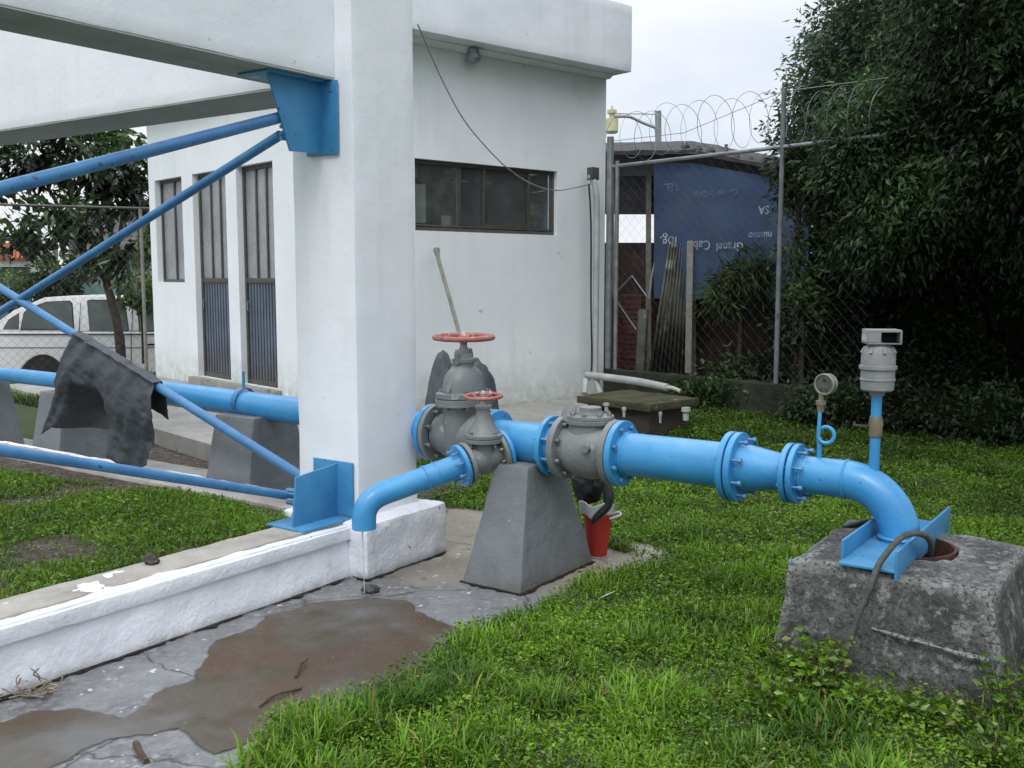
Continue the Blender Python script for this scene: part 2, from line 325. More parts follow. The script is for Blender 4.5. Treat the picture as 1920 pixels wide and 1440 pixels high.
def slabmat():
    m, nt, bs = nodes('wet_stained_concrete')
    n = tex(nt, 2.4, 9, .65); c = mix(nt, ramp(nt, n.outputs['Fac'], .36, .64).outputs[0], (.20,.205,.215), (.10,.10,.105))
    n1 = tex(nt, 22, 8, .75); c = mix(nt, ramp(nt, n1.outputs['Fac'], .46, .62).outputs[0], c, (.235,.23,.22))
    # tan, dry concrete on the far side of the valves
    g = N(nt, 'ShaderNodeNewGeometry'); sp = N(nt, 'ShaderNodeSeparateXYZ'); L(nt, g.outputs['Position'], sp.inputs[0])
    ma = N(nt, 'ShaderNodeMath', operation='MULTIPLY_ADD'); ma.inputs[1].default_value = .35; L(nt, sp.outputs[0], ma.inputs[0]); L(nt, sp.outputs[1], ma.inputs[2])
    na = N(nt, 'ShaderNodeMath', operation='MULTIPLY_ADD'); na.inputs[1].default_value = .9; L(nt, n.outputs['Fac'], na.inputs[0]); L(nt, ma.outputs[0], na.inputs[2])
    mr = N(nt, 'ShaderNodeMapRange'); mr.inputs[1].default_value = 5.32; mr.inputs[2].default_value = 5.6; L(nt, na.outputs[0], mr.inputs[0])
    c = mix(nt, mr.outputs[0], c, mix(nt, n1.outputs['Fac'], (.33,.29,.23), (.22,.195,.155)))
    # paint splashes and grit
    v0 = tex(nt, 5.5, 9, .75); c = mix(nt, ramp(nt, v0.outputs['Fac'], .60, .66).outputs[0], c, (.36,.37,.38)); c = mix(nt, ramp(nt, tex(nt, 9, 9, .8).outputs['Fac'], .56, .66).outputs[0], c, (.075,.07,.065)); v = tex(nt, 21, 2, .4); c = mix(nt, ramp(nt, v.outputs['Fac'], .70, .72).outputs[0], c, (.52,.54,.56))
    v2 = tex(nt, 75, 3, .5); c = mix(nt, ramp(nt, v2.outputs['Fac'], .68, .74).outputs[0], c, (.07,.06,.05))
    # hairline cracks
    vo = N(nt, 'ShaderNodeTexVoronoi', feature='DISTANCE_TO_EDGE'); vo.inputs['Scale'].default_value = 1.15
    nd = tex(nt, 3, 4); vm = N(nt, 'ShaderNodeVectorMath', operation='MULTIPLY_ADD'); vm.inputs[1].default_value = (.25,.25,0)
    L(nt, nd.outputs['Color'], vm.inputs[0]); L(nt, g.outputs['Position'], vm.inputs[2]); L(nt, vm.outputs[0], vo.inputs['Vector'])
    ck = ramp(nt, vo.outputs['Distance'], .0, .012, (1,1,1,1), (0,0,0,1)); c = mix(nt, ck.outputs[0], c, (.05,.045,.04))
    L(nt, c, bs.inputs['Base Color'])
    r = ramp(nt, n.outputs['Fac'], .35, .6, (.22,.22,.22,1), (.62,.62,.62,1)); L(nt, r.outputs[0], bs.inputs['Roughness'])
    bump(nt, bs, n1.outputs['Fac'], .4, .006); return m
M['wetslab'] = slabmat()
def puddlemat():
    m, nt, bs = nodes('rusty_wet_film')
    n = tex(nt, 1.5, 7, .6, .6); n2 = tex(nt, 4.5, 8, .7)
    c = mix(nt, ramp(nt, n.outputs['Fac'], .46, .6).outputs[0], (.080,.064,.046), (.078,.042,.022))
    c = mix(nt, ramp(nt, n2.outputs['Fac'], .48, .68).outputs[0], c, (.055,.048,.025))
    n3 = tex(nt, 1.1, 5, .6); c = mix(nt, ramp(nt, n3.outputs['Fac'], .52, .66).outputs[0], c, (.125,.12,.115))
    n4 = tex(nt, 45, 3, .6); c = mix(nt, ramp(nt, n4.outputs['Fac'], .66, .72).outputs[0], c, (.15,.125,.06))
    L(nt, c, bs.inputs['Base Color']); bs.inputs['Specular IOR Level'].default_value = .32
    r = ramp(nt, n2.outputs['Fac'], .35, .7, (.2,.2,.2,1), (.6,.6,.6,1)); L(nt, r.outputs[0], bs.inputs['Roughness'])
    bump(nt, bs, n4.outputs['Fac'], .25, .003)
    at = N(nt, 'ShaderNodeAttribute', attribute_name='Edge'); md_ = N(nt, 'ShaderNodeMath', operation='MULTIPLY_ADD'); md_.inputs[1].default_value = 1.5
    L(nt, at.outputs['Fac'], md_.inputs[0]); n9 = tex(nt, 16, 8, .7); L(nt, n9.outputs['Fac'], md_.inputs[2])
    mk = ramp(nt, md_.outputs[0], .50, 1.0); tr = N(nt, 'ShaderNodeBsdfTransparent'); mx = N(nt, 'ShaderNodeMixShader')
    L(nt, mk.outputs[0], mx.inputs[0]); L(nt, tr.outputs[0], mx.inputs[1]); L(nt, bs.outputs[0], mx.inputs[2]); L(nt, mx.outputs[0], nt.nodes['Material Output'].inputs[0])
    return m
M['puddle'] = puddlemat()
m, nt, bs = nodes('falling_water'); bs.inputs['Base Color'].default_value = (.85,.9,.95,1); bs.inputs['Roughness'].default_value = .1; bs.inputs['Transmission Weight'].default_value = .7; M['water'] = m

# ---------------------------------------------------------------- the ground
def polymesh(name, pts, z, mat_, jit=0, sub=6, kind='structure', label=None, cat=None, thick=0, bmp=None):
    out = []
    n = len(pts)
    for i in range(n):
        p = Vector(pts[i][:2]).to_3d(); q = Vector(pts[(i+1)%n][:2]).to_3d()
        for k in range(sub):
            w = p.lerp(q, k/sub)
            if jit: w += Vector((noise.noise(w*5), noise.noise(w*5+Vector((9,3,1))), 0))*jit + Vector((noise.noise(w*19), noise.noise(w*19+Vector((9,3,1))), 0))*jit*.5
            out.append((w.x, w.y))
    b = MB()
    if thick: b.prism(out, z-thick, z)
    else: b.add([(x, y, z) for x, y in out], [tuple(range(len(out)))])
    o = b.build(name, mat_)
    bm = bmesh.new(); bm.from_mesh(o.data); bmesh.ops.triangulate(bm, faces=bm.faces); bm.normal_update()
    bm.to_mesh(o.data); bm.free()
    return tag(o, label, cat, None, kind)
b = MB(); xs = list(np.linspace(-9, 9, 90)); ys = list(np.linspace(1, 19, 90))
xs = [-300,-120,-60,-30,-15]+xs+[15,30,60,120,300]; ys = [-60,-20,-6]+ys+[24,40,80,160,400]
vs = []; fs = []
for j, y in enumerate(ys):
    for i, x in enumerate(xs):
        vs.append((x, y, terr(x, y) - (.75*0)))
nx = len(xs)
for j in range(len(ys)-1):
    for i in range(nx-1): fs.append((j*nx+i, j*nx+i+1, (j+1)*nx+i+1, (j+1)*nx+i))
b.add(vs, fs); tag(b.build('ground', M['soil']), kind='structure')
# wet concrete apron at the foot of the tower
apron = [G(-400,1500), G(-260,1330), T(2.2,3.75), T(4.42,3.62), T(4.5,4.3), T(5.2,4.5), G(780,944), G(885,950), G(1000,965), G(1150,1008), G(1215,1022), G(1270,1045), G(1200,1090), G(1120,1130), G(1060,1170), G(960,1210), G(860,1270), G(760,1330), G(640,1380), G(560,1480), G(520,1620), G(-200,1900)]
polymesh('concrete_apron', apron, .004, M['wetslab'], .03, 10)
pud = [G(-60,1380), G(60,1335), G(150,1330), G(235,1350), G(290,1310), G(310,1290), G(370,1275), G(395,1205), G(480,1178), G(500,1155), G(580,1135), G(640,1128), G(690,1122), G(760,1128), G(805,1160), G(870,1185), G(900,1205), G(840,1240), G(760,1290), G(700,1310), G(640,1340), G(560,1345), G(500,1390), G(400,1420), G(330,1370), G(290,1382), G(190,1395), G(90,1450), G(-60,1500)]
def puddle(pts, z, inset):
    loop = []; n = len(pts)
    for i in range(n):
        p = Vector(pts[i][:2]).to_3d(); q = Vector(pts[(i+1)%n][:2]).to_3d()
        for k in range(10):
            w = p.lerp(q, k/10); w += Vector((noise.noise(w*5), noise.noise(w*5+Vector((9,3,1))), 0))*.035+Vector((noise.noise(w*19), noise.noise(w*19+Vector((9,3,1))), 0))*.018; loop.append(w)
    m_ = len(loop); area = sum(loop[i].x*loop[(i+1)%m_].y-loop[(i+1)%m_].x*loop[i].y for i in range(m_)); sg = 1 if area > 0 else -1
    inn = []
    for i in range(m_):
        d = (loop[(i+6)%m_]-loop[i-6]).normalized(); inn.append(loop[i]+Vector((-d.y,d.x,0))*inset*sg)
    b = MB(); b.add([(v.x,v.y,z) for v in loop+inn], [(i,(i+1)%m_,m_+(i+1)%m_,m_+i) for i in range(m_)]+[tuple(range(m_,2*m_))])
    me = bpy.data.meshes.new('puddle'); me.from_pydata(b.v, [], b.f); me.update()
    ca = me.color_attributes.new('Edge', 'FLOAT_COLOR', 'POINT'); ca.data.foreach_set('color', np.repeat(np.array([0]*m_+[1]*m_, np.float32), 4))
    bm = bmesh.new(); bm.from_mesh(me); bmesh.ops.triangulate(bm, faces=bm.faces); bm.normal_update()
    for f in bm.faces:
        if f.normal.z < 0: f.normal_flip()
    bm.to_mesh(me); bm.free(); me.materials.append(M['puddle'])
    o = bpy.data.objects.new('puddle', me); COL.objects.link(o); tag(o, kind='structure')
puddle(pud, .008, .05)
def seam(pts, w, z=.011, name='soil_seam', sub=26):
    left = []; right = []
    for i in range(len(pts)-1):
        p, q = Vector(pts[i]), Vector(pts[i+1]); d = (q-p); nrm = Vector((d.y,-d.x,0)).normalized()
        for k in range(sub):
            c = p.lerp(q, k/sub); ww = w*max(.05, .6+noise.noise(c*4)*1.6+noise.noise(c*17)*1.3+noise.noise(c*50)*.8)
            left.append(c-nrm*.02); right.append(c+nrm*ww)
    vs = [(v.x,v.y,z) for v in left]+[(v.x,v.y,z) for v in right]; n = len(left)
    MB().add(vs, [(i,i+1,n+i+1,n+i) for i in range(n-1)]).build(name, M['seam'], kind='structure')
M['seam'] = mat('black_soil_in_seam', (.018,.016,.013), (.045,.04,.032), 30, .95, .8, 60, .01, .1)
seam([T(.6,3.668), T(3.79,3.668)], .020, sub=120); seam([T(3.77,3.66), T(3.775,3.555), T(4.46,3.555)], .016, sub=30)
seam([T(4.03,3.15), T(4.025,2.762), T(4.78,2.757)], .020)
# raised soil inside the tower base, two paths
inner = [T(1.2,3.93), T(3.9,3.93), T(3.9,9.5), T(1.2,9.5)]
polymesh('inner_soil', inner, .262, M['dirt'], 0, 3, thick=.26)
def Gz(px, py): return G(px, py, .18)
bp = [W(-.02,-.02), W(3.12,-.02), W(2.5,-1.35), W(-1.95,-1.35), W(-1.95,5.8), W(-.02,5.8)]
polymesh('building_path', bp, .20, M['slab'], .015, 8, thick=.24)
pp = [T(4.18,4.6), T(4.95,4.6), T(4.95,10), T(4.18,10)]
polymesh('pipe_path', pp, .10, M['slab'], .02, 10, thick=.12)
polymesh('dirt_strip', [T(4.96,4.4), T(5.9,4.4), T(6.6,12), T(4.96,12)], .05, M['dirt'], .05, 10, thick=.1)
b = MB(); b.add([(-60,15.8,-.535),(-1,15.8,-.535),(-1,26,-.535),(-60,26,-.535)], [(0,1,2,3)]); tag(b.build('street', M['slab']), kind='structure')

# ---------------------------------------------------------------- water tower frame
tw = thing('concrete_tower_frame', 'white painted concrete column with beams and low ring beam, braced by blue rods', 'concrete frame', T(4.1,3.9,0))
def tbox(a0, a1, b0, b1, z0, z1, inset=0):
    i = inset
    return [T(a0,b0,z0), T(a1,b0,z0), T(a1,b1,z0), T(a0,b1,z0), T(a0+i,b0+i,z1), T(a1-i,b0+i,z1), T(a1-i,b1-i,z1), T(a0+i,b1-i,z1)]
MB().hexa(tbox(3.87,4.356,3.70,4.152,.2,4.2)).build('column', M['white'], tw, bevel=.012, rough=(.0035,.07,6))
MB().hexa(tbox(.2,3.872,3.82,4.19,2.612,3.7)).build('beam', M['white'], tw, bevel=.01, rough=(.004,.1,5))
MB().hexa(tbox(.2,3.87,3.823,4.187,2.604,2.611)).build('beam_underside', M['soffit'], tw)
MB().hexa(tbox(3.873,4.31,4.15,11,2.612,3.7)).build('beam', M['white'], tw, bevel=.01, rough=(.004,.12,5))
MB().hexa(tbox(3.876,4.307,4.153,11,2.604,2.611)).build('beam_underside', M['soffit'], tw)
MB().hexa(tbox(3.78,4.45,3.56,4.2,-.02,.30)).build('plinth', M['kerbwhite'], tw, bevel=.035, rough=(.010,.035,9))
# ring beam on the near side: white face, bare top
b = MB(); b.hexa([T(.3,3.67,-.02), T(3.80,3.67,-.02), T(3.80,3.96,-.02), T(.3,3.96,-.02), T(.3,3.70,.285), T(3.80,3.70,.285), T(3.80,3.955,.285), T(.3,3.955,.285)])
b.build('ring_beam', M['kerbwhite'], tw, bevel=.022, rough=(.008,.045,7))
b = MB(); b.hexa(tbox(.3,3.82,3.745,3.962,.255,.292)); b.build('ring_beam_top', M['beige'], tw, bevel=.008, rough=(.005,.04,8))
b = MB(); b.hexa(tbox(.3,3.79,3.672,3.70,.205,.275)); b.build('render_band', M['kerbwhite'], tw, bevel=.01, rough=(.004,.05,7))
b = MB(); b.hexa(tbox(3.86,4.13,4.15,11,.0,.287)); b.build('ring_beam', M['beige'], tw, bevel=.02, rough=(.01,.06,7))
b = MB(); b.hexa(tbox(4.10,4.15,4.3,11,.0,.292)); b.build('render_band', M['kerbwhite'], tw, bevel=.012, rough=(.008,.06,7))
# lower steel bracket: bent plate against the column, web toward the viewer, base plate
b = MB(); b.hexa([T(3.525,3.838,.296), T(3.858,3.838,.296), T(3.858,3.850,.296), T(3.525,3.850,.296), T(3.555,3.838,.560), T(3.858,3.838,.588), T(3.858,3.850,.588), T(3.555,3.850,.560)])
b.build('gusset_plate', M['blue2'], tw, bevel=.002)
MB().hexa(tbox(3.850,3.862,3.728,4.02,.31,.60)).build('wall_plate', M['blue2'], tw, bevel=.002)
MB().hexa(tbox(3.50,3.86,3.735,4.02,.291,.301)).build('base_plate', M['blue2'], tw, bevel=.002)
MB().hexa(tbox(4.02,4.034,4.152,4.27,.30,.585)).build('gusset_plate', M['blue2'], tw, bevel=.002)
# upper bracket
b = MB(); b.hexa([T(3.63,3.905,2.225), T(3.858,3.905,2.235), T(3.858,3.917,2.235), T(3.63,3.917,2.225), T(3.49,3.905,2.598), T(3.858,3.905,2.60), T(3.858,3.917,2.60), T(3.49,3.917,2.598)])
b.build('gusset_plate', M['blue2'], tw, bevel=.002)
MB().hexa(tbox(3.850,3.862,3.79,4.02,2.225,2.60)).build('wall_plate', M['blue2'], tw, bevel=.002)
MB().hexa(tbox(3.46,3.86,3.86,4.09,2.592,2.602)).build('cap_plate', M['blue2'], tw, bevel=.002)
MB().hexa(tbox(3.99,4.08,4.152,4.165,2.36,2.60)).build('wall_plate', M['blue2'], tw, bevel=.002)
# brace rods with clevis ends
for (p, q, r) in ((T(3.66,3.95,2.41), T(.3,3.95,1.36), .029), (T(3.62,3.95,.435), T(.3,3.95,1.445), .0235),
                  (T(4.05,4.40,2.405), T(4.05,11.2,.075), .028), (T(4.05,4.27,.405), T(4.05,11.0,2.66), .030)):
    d = (q-p).normalized()
    o = MB().tube([p+d*.04, p+d*1.2, q], r, 16).build('brace_rod', M['bluedark'], tw)
    MB().tube([p-d*.04, p+d*.05], r*.6, 10).build('clevis', M['blue2'], o)
    for s in (-.035, .03): MB().lathe([(-.03,.0),(-.03,.013),(.03,.013),(.03,0)], p+Vector((0,0,s)), T(0,1,0) if r in (.029,.0235) else T(1,0,0), 6).build('bolt', M['bluedark'], o)

# ---------------------------------------------------------------- tarp over the rising rod
def tarp():
    b = MB(); nu, nv = 60, 56; vs = []; fs = []
    def rod(px):
        # where the rising rod passes that column
        lo, hi = 4.3, 9.0
        for _ in range(40):
            m_ = (lo+hi)/2; w = T(4.05, m_, .405+(m_-4.27)*(2.66-.405)/(11.0-4.27)); x = 960+F*w.x/(w.y*CP-(w.z-EYE)*SP)
            if x > px: lo = m_
            else: hi = m_
        return w
    bx = [0,.12,.22,.40,.43,.60,.80,1]; bX = [93,108,128,188,204,232,262,284]; bY = [812,800,806,812,850,864,878,868]
    for j in range(nv+1):
        for i in range(nu+1):
            u = i/nu; t = -.28+1.28*j/nv
            top = rod(148+152*u)
            bot = Pa(float(np.interp(u, bx, bX)), float(np.interp(u, bx, bY)), 3.99)
            if t < 0:
                p = top+T(.03-.10*t, 0, 0)+Z3*(.035+t*.9)
            else:
                p = top.lerp(bot, t)+Z3*.035*(1-t)
                p += T(-.045-.05*math.sin(min(1,t*1.4)*math.pi)*.8, 0, 0)
                deep = sm(u,.16,.24)*(1-sm(u,.38,.47))*sm(t,.42,.62)
                p += T(.17*deep, 0, 0)
                p += T(-.020*t*math.sin(u*11+1.5*t)-.005*math.sin(u*37+9*t), 0, 0)
                p += T(0,-.05*math.sin(t*math.pi)*sm(u,.75,1),0)
            if abs(t) < .03: p += T(-.01,0,.012)
            p += Vector((noise.noise(p*8), noise.noise(p*8+Vector((5,5,5))), noise.noise(p*7+Vector((1,7,3)))*.6))*.014+Vector((abs(noise.noise(p*17)), abs(noise.noise(p*19)), 0))*.012
            vs.append(p)
    for j in range(nv):
        for i in range(nu): fs.append((j*(nu+1)+i, j*(nu+1)+i+1, (j+1)*(nu+1)+i+1, (j+1)*(nu+1)+i))
    b.add(vs, fs); o = b.build('tarp', M['tarp'], loc=T(4.0,6.0,.3), angle=80)
    md = o.modifiers.new('s', 'SOLIDIFY'); md.thickness = .006
    return tag(o, 'black tarpaulin draped over a blue brace rod above the grass', 'tarp')
tarp()

# ---------------------------------------------------------------- pipeline
E = Vector((.820,-.572,0)); NN = Vector((-.572,-.820,0)); Z3 = Vector((0,0,1))
def Q(t, z=.707): return Vector((.11+.82*t, 5.3-.572*t, z))
pl = thing('pump_pipeline', 'blue painted steel pump pipeline with grey valves and flanged joints, red handwheels', 'pipeline', Q(0,0))
def pipe(name, t0, t1, r, m='blue', par=None, z0=.707, z1=.707):
    return MB().lathe([(0,r),((Q(t1)-Q(t0)).length,r)], Q(t0,z0), Q(t1,z1)-Q(t0,z0), 48).build(name, M[m], par or pl, angle=50)
def weld(parent, t, r): MB().torus(Q(t), E, r, .006, 48, 6).build('weld_seam', M['blue'], parent)
def flange(parent, c, ax, Ro, ri, th, m='blue', nb=8, bl=None, rb=.011, boltmat='bolt', name='flange'):
    """a flat steel ring with studs; c is the centre, studs stick out both ways"""
    ax = Vector(ax).normalized()
    bv = .003
    o = MB().ring([(-th/2,ri),(-th/2,Ro-bv),(-th/2+bv,Ro),(th/2-bv,Ro),(th/2,Ro-bv),(th/2,ri)], c, ax, 56).build(name, M[m], parent, angle=40)
    if nb:
        x = ax.cross(Z3).normalized(); y = ax.cross(x); rc = (Ro+ri)/2+.004
        bl = bl or th+.05; b0 = None
        for k in range(nb):
            a = 2*math.pi*(k+.5)/nb; p = Vector(c)+(x*math.cos(a)+y*math.sin(a))*rc
            hb = .016
            if b0 is None:
                mb = MB(); mb.lathe([(-bl/2,0),(-bl/2,rb),(-bl/2+hb,rb),(-bl/2+hb,rb*.6),(bl/2-hb,rb*.6),(bl/2-hb,rb),(bl/2,rb),(bl/2,0)], p, ax, 6)
                b0 = mb.build('bolt', M[boltmat], o, angle=20); p0 = p
            else:
                c_ = b0.copy(); COL.objects.link(c_); c_.location = b0.location+(p-p0); c_.parent = o
    return o
# left, thinner run with its joint behind the tarp
MB().lathe([(0,.056),(3.3,.056)], Q(-8.4,.80), Q(-5.0,.775)-Q(-8.4,.80), 40).build('pipe', M['blue'], pl, angle=50)
MB().tube([Q(-5.1,.776), Q(-4.35,.772)], .060, 40).build('pipe', M['blue'], pl, angle=50)
MB().lathe([(0,.058),(.35,.084)], Q(-4.4,.775), E, 40).build('reducer', M['blue'], pl, angle=50)
MB().lathe([(0,.085),(3.40,.085)], Q(-4.06,.782), Q(-.66,.72)-Q(-4.06,.782), 48).build('pipe', M['blue'], pl, angle=50)
MB().lathe([(0,.086),(.12,.107),(.14,.107)], Q(-.86,.72), E, 48).build('pipe', M['blue'], pl, angle=50)
flange(pl, Q(-.69), E, .160, .10, .028, nb=0)
# large gate valve
gv = MB()
gv.lathe([(-.165,.108),(-.13,.112),(-.10,.128),(.10,.128),(.13,.112),(.165,.108)], Q(-.46), E, 48)
gvo = gv.build('gate_valve', M['grey'], pl, angle=50)
for t in (-.653, -.268): flange(gvo, Q(t), E, .162, .10, .030, 'grey', 8, .10, .012, 'gbolt')
flange(pl, Q(-.234), E, .160, .10, .030, nb=0)
def oval(mb, c, prof, sx, sy):                     # prof: (z, scale) with an oval section, long side across the pipe
    vs = []; fs = []; seg = 44
    for (z, k) in prof:
        for i in range(seg):
            a = 2*math.pi*i/seg; ca, sa = math.cos(a), math.sin(a)
            ca = math.copysign(abs(ca)**.72, ca); sa = math.copysign(abs(sa)**.72, sa)
            vs.append(Vector(c)+NN*(ca*sx*k)+E*(sa*sy*k)+Z3*z)
    for j in range(len(prof)-1):
        for i in range(seg):
            i2 = (i+1)%seg; fs.append((j*seg+i, j*seg+i2, (j+1)*seg+i2, (j+1)*seg+i))
    fs += [tuple(range(seg))[::-1], tuple(range((len(prof)-1)*seg, len(prof)*seg))]
    return mb.add(vs, fs)
cv = Q(-.46, 0)
oval(MB(), cv, [(.60,.7),(.66,.95),(.75,1),(.88,1)], .135, .085).build('valve_neck', M['grey'], gvo, angle=50)
o = oval(MB(), cv, [(.882,1),(.884,1.0),(.918,1),(.92,.98)], .180, .118).build('bonnet_flange', M['grey'], gvo, angle=40)
oval(MB(), cv, [(.924,.98),(.926,1),(.952,1),(.955,.97)], .176, .115).build('bonnet_flange', M['grey'], gvo, angle=40)
for (s, e) in ((.15,.0),(-.15,.0),(.09,.093),(-.09,.093),(.09,-.093),(-.09,-.093)):
    MB().lathe([(-.04,0),(-.04,.012),(.062,.012),(.062,0)], cv+NN*s+E*e+Z3*.905, Z3, 6).build('bolt', M['gbolt'], gvo, angle=20)
oval(MB(), cv, [(.955,1),(.985,.985),(1.02,.94),(1.055,.83),(1.08,.66),(1.098,.45),(1.105,.3)], .140, .088).build('bonnet', M['grey'], gvo, angle=60)
for s in (-1, 1):                                   # cast ribs each side of the bonnet
    MB().bar(cv+NN*(s*.150)+Z3*.955, cv+NN*(s*.085)+Z3*1.075, .018, .03, up=E).build('bonnet_rib', M['grey'], gvo, bevel=.004)
oval(MB(), cv, [(1.09,1),(1.118,1),(1.12,1.25),(1.138,1.25),(1.14,.8),(1.165,.7)], .052, .048).build('gland', M['grey'], gvo, angle=35)
for s in (-1, 1):
    MB().tube([cv+NN*(s*.056)+Z3*1.11, cv+NN*(s*.066)+Z3*1.16, cv+NN*(s*.06)+Z3*1.19], [.014,.013,.009], 10).build('gland_lug', M['grey'], gvo)
MB().lathe([(1.14,.028),(1.2,.026),(1.20,.020),(1.262,.018)], cv, Z3, 20).build('stem', M['grey'], gvo, angle=40)
def wheel(parent, c, Rw, rw, spokes, tilt=(0,0)):
    ax = Vector((tilt[0], tilt[1], 1)).normalized()
    b = MB(); b.torus(c, ax, Rw, rw, 56, 12)
    x = ax.cross(Vector((0,1,0))).normalized(); y = ax.cross(x)
    for k in range(spokes):
        a = 2*math.pi*(k+.3)/spokes; d = x*math.cos(a)+y*math.sin(a); pe = ax.cross(d)
        b.tube([c+d*.02-ax*.012, c+d*(Rw*.35)-ax*.012+pe*.012, c+d*(Rw*.7)-ax*.006+pe*.008, c+d*(Rw-rw*.3)], [rw*.75,rw*.62,rw*.58,rw*.7], 8)
    b.lathe([(-.028,0),(-.028,rw*1.9),(.006,rw*1.9),(.012,rw*1.5),(.012,0)], c, ax, 20)
    o = b.build('handwheel', M['red'], parent, angle=50)
    MB().lathe([(.0,0),(.0,rw*.95),(.028,rw*.95),(.03,0)], c, ax, 6).build('wheel_nut', M['cloth'], o, angle=20)
wheel(gvo, cv+Z3*1.256, .160, .015, 6, (-.035, -.02))
# tee body between the valves
pipe('tee', -.225, .125, .109)
flange(pl, Q(.125), E, .158, .10, .026, nb=8, bl=.03, rb=.010)
pipe('pipe_stub', .13, .20, .112)
for k in range(8):                                  # long studs across the gap
    a = 2*math.pi*(k+.5)/8; x = E.cross(Z3); y = E.cross(x); p = Q(.155)+(x*math.cos(a)+y*math.sin(a))*.136
    MB().tube([p-E*.06, p+E*.06], .0075, 8).build('stud', M['blue'], pl)
# check valve
ck = MB(); ck.lathe([(-.15,.112),(-.11,.118),(-.05,.142),(.03,.150),(.09,.138),(.15,.114)], Q(.35), E, 48)
cko = ck.build('check_valve', M['grey'], pl, angle=60)
flange(cko, Q(.205), E, .166, .10, .034, 'grey', 8, .085, .012, 'gbolt')
flange(cko, Q(.503), E, .166, .10, .034, 'grey', 0)
cc = Q(.355, 0)
MB().lathe([(.78,.118),(.845,.112),(.848,.128),(.866,.128),(.868,.122)], cc, Z3, 40).build('cover_flange', M['grey'], cko, angle=40)
MB().lathe([(.868,.118),(.872,.122),(.886,.120),(.89,.07),(.905,.065),(.906,.058),(.928,.056),(.930,.052)], cc, Z3, 40).build('cover', M['grey'], cko, angle=40)
for k in range(8):
    a = 2*math.pi*(k+.5)/8
    MB().lathe([(.84,0),(.84,.012),(.902,.012),(.902,0)], cc+Vector((math.cos(a)*.102, math.sin(a)*.102, 0)), Z3, 6).build('bolt', M['gbolt'], cko, angle=20)
MB().lathe([(-.006,0),(-.006,.052),(.006,.052),(.006,0)], Q(.245,.895)+NN*.03, NN*.7+Z3*.35-E*.25, 28).build('name_disc', M['grey'], cko, angle=40)
MB().tube([Q(.42,.74)+NN*.135, Q(.42,.74)+NN*.165], .02, 12).build('side_plug', M['grey'], cko)
# big run, reducer, small run
flange(pl, Q(.540), E, .166, .10, .032, nb=8, bl=.075, rb=.012)
pipe('pipe', .53, 1.13, .1075)
flange(pl, Q(1.122), E, .163, .10, .030, nb=0)
flange(pl, Q(1.160), E, .163, .10, .030, nb=8, bl=.125, rb=.012)
MB().lathe([(0,.1075),(.05,.1075),(.18,.086),(.225,.083)], Q(1.17), E, 48).build('reducer', M['blue'], pl, angle=50)
flange(pl, Q(1.405), E, .136, .08, .026, nb=0)
flange(pl, Q(1.440), E, .136, .08, .026, nb=8, bl=.115, rb=.011)
pipe('pipe', 1.44, 1.665, .0835)
weld(pl, .575, .108); weld(pl, 1.47, .084)
# long radius elbow and drop into the well
pts = [Q(1.655)]; n = 16
for i in range(n+1):
    a = math.pi/2*i/n; pts.append(Q(1.658+.235*math.sin(a), .707-.235*(1-math.cos(a))))
pts.append(Q(1.893, .30))
MB().tube(pts, .084, 40).build('elbow', M['blue'], pl, angle=50)
weld(pl, 1.66, .0845)
MB().torus(Q(1.893,.484), Z3, .085, .008, 40, 6).build('weld_seam', M['blue'], pl)
# branch with the small gate valve and spout
bt = Q(-.06,.70); be = Vector((-.735,4.92,.485)); bd = (bt-be).normalized(); bl_ = (bt-be).length
def K(k): return be.lerp(bt, k)
MB().tube([K(.86), K(1.0)], .066, 32).build('branch_stub', M['blue'], pl)
flange(pl, K(.872), bd, .112, .05, .022, nb=0)
sv = MB().lathe([(-.10,.062),(-.06,.074),(.06,.074),(.10,.062)], K(.735), bd, 36).build('gate_valve', M['grey'], pl, angle=60)
flange(sv, K(.842), bd, .113, .05, .024, 'grey', 8, .066, .009, 'gbolt')
flange(sv, K(.628), bd, .113, .05, .024, 'grey', 0)
sc = K(.735); sc = Vector((sc.x, sc.y, 0)); zc = K(.735).z
def lat(prof, name, m='grey'): return MB().lathe(prof, sc, Z3, 32).build(name, M[m], sv, angle=40)
lat([(zc-.085,.03),(zc-.06,.055),(zc,.076),(zc+.06,.070),(zc+.082,.074)], 'valve_neck')
lat([(zc+.082,.098),(zc+.085,.102),(zc+.103,.102),(zc+.105,.098)], 'bonnet_flange')
lat([(zc+.108,.098),(zc+.110,.101),(zc+.126,.101),(zc+.128,.096)], 'bonnet_flange')
lat([(zc+.128,.086),(zc+.15,.072),(zc+.19,.052),(zc+.225,.040),(zc+.26,.034),(zc+.262,.044),(zc+.278,.044),(zc+.28,.024),(zc+.34,.018)], 'bonnet')
for k in range(4):
    a = 2*math.pi*(k+.5)/4
    MB().lathe([(zc+.06,0),(zc+.06,.009),(zc+.143,.009),(zc+.143,0)], sc+Vector((math.cos(a)*.088, math.sin(a)*.088, 0)), Z3, 6).build('bolt', M['gbolt'], sv, angle=20)
wheel(sv, sc+Z3*(zc+.325), .094, .0105, 5, (-.02, -.05))
flange(pl, K(.590), bd, .112, .05, .024, nb=8, bl=.10, rb=.0095)
MB().tube([K(.58), K(.36)], .064, 36).build('pipe', M['blue'], pl, angle=50)
MB().torus(K(.365), bd, .062, .007, 36, 8).build('weld_seam', M['blue'], pl)
MB().torus(K(.43), bd, .062, .006, 36, 8).build('weld_seam', M['blue'], pl)
pa, pb_ = K(.36), K(.12); pts = [pa, K(.25), pb_]
hor = Vector((-bd.x,-bd.y,-bd.z)); 
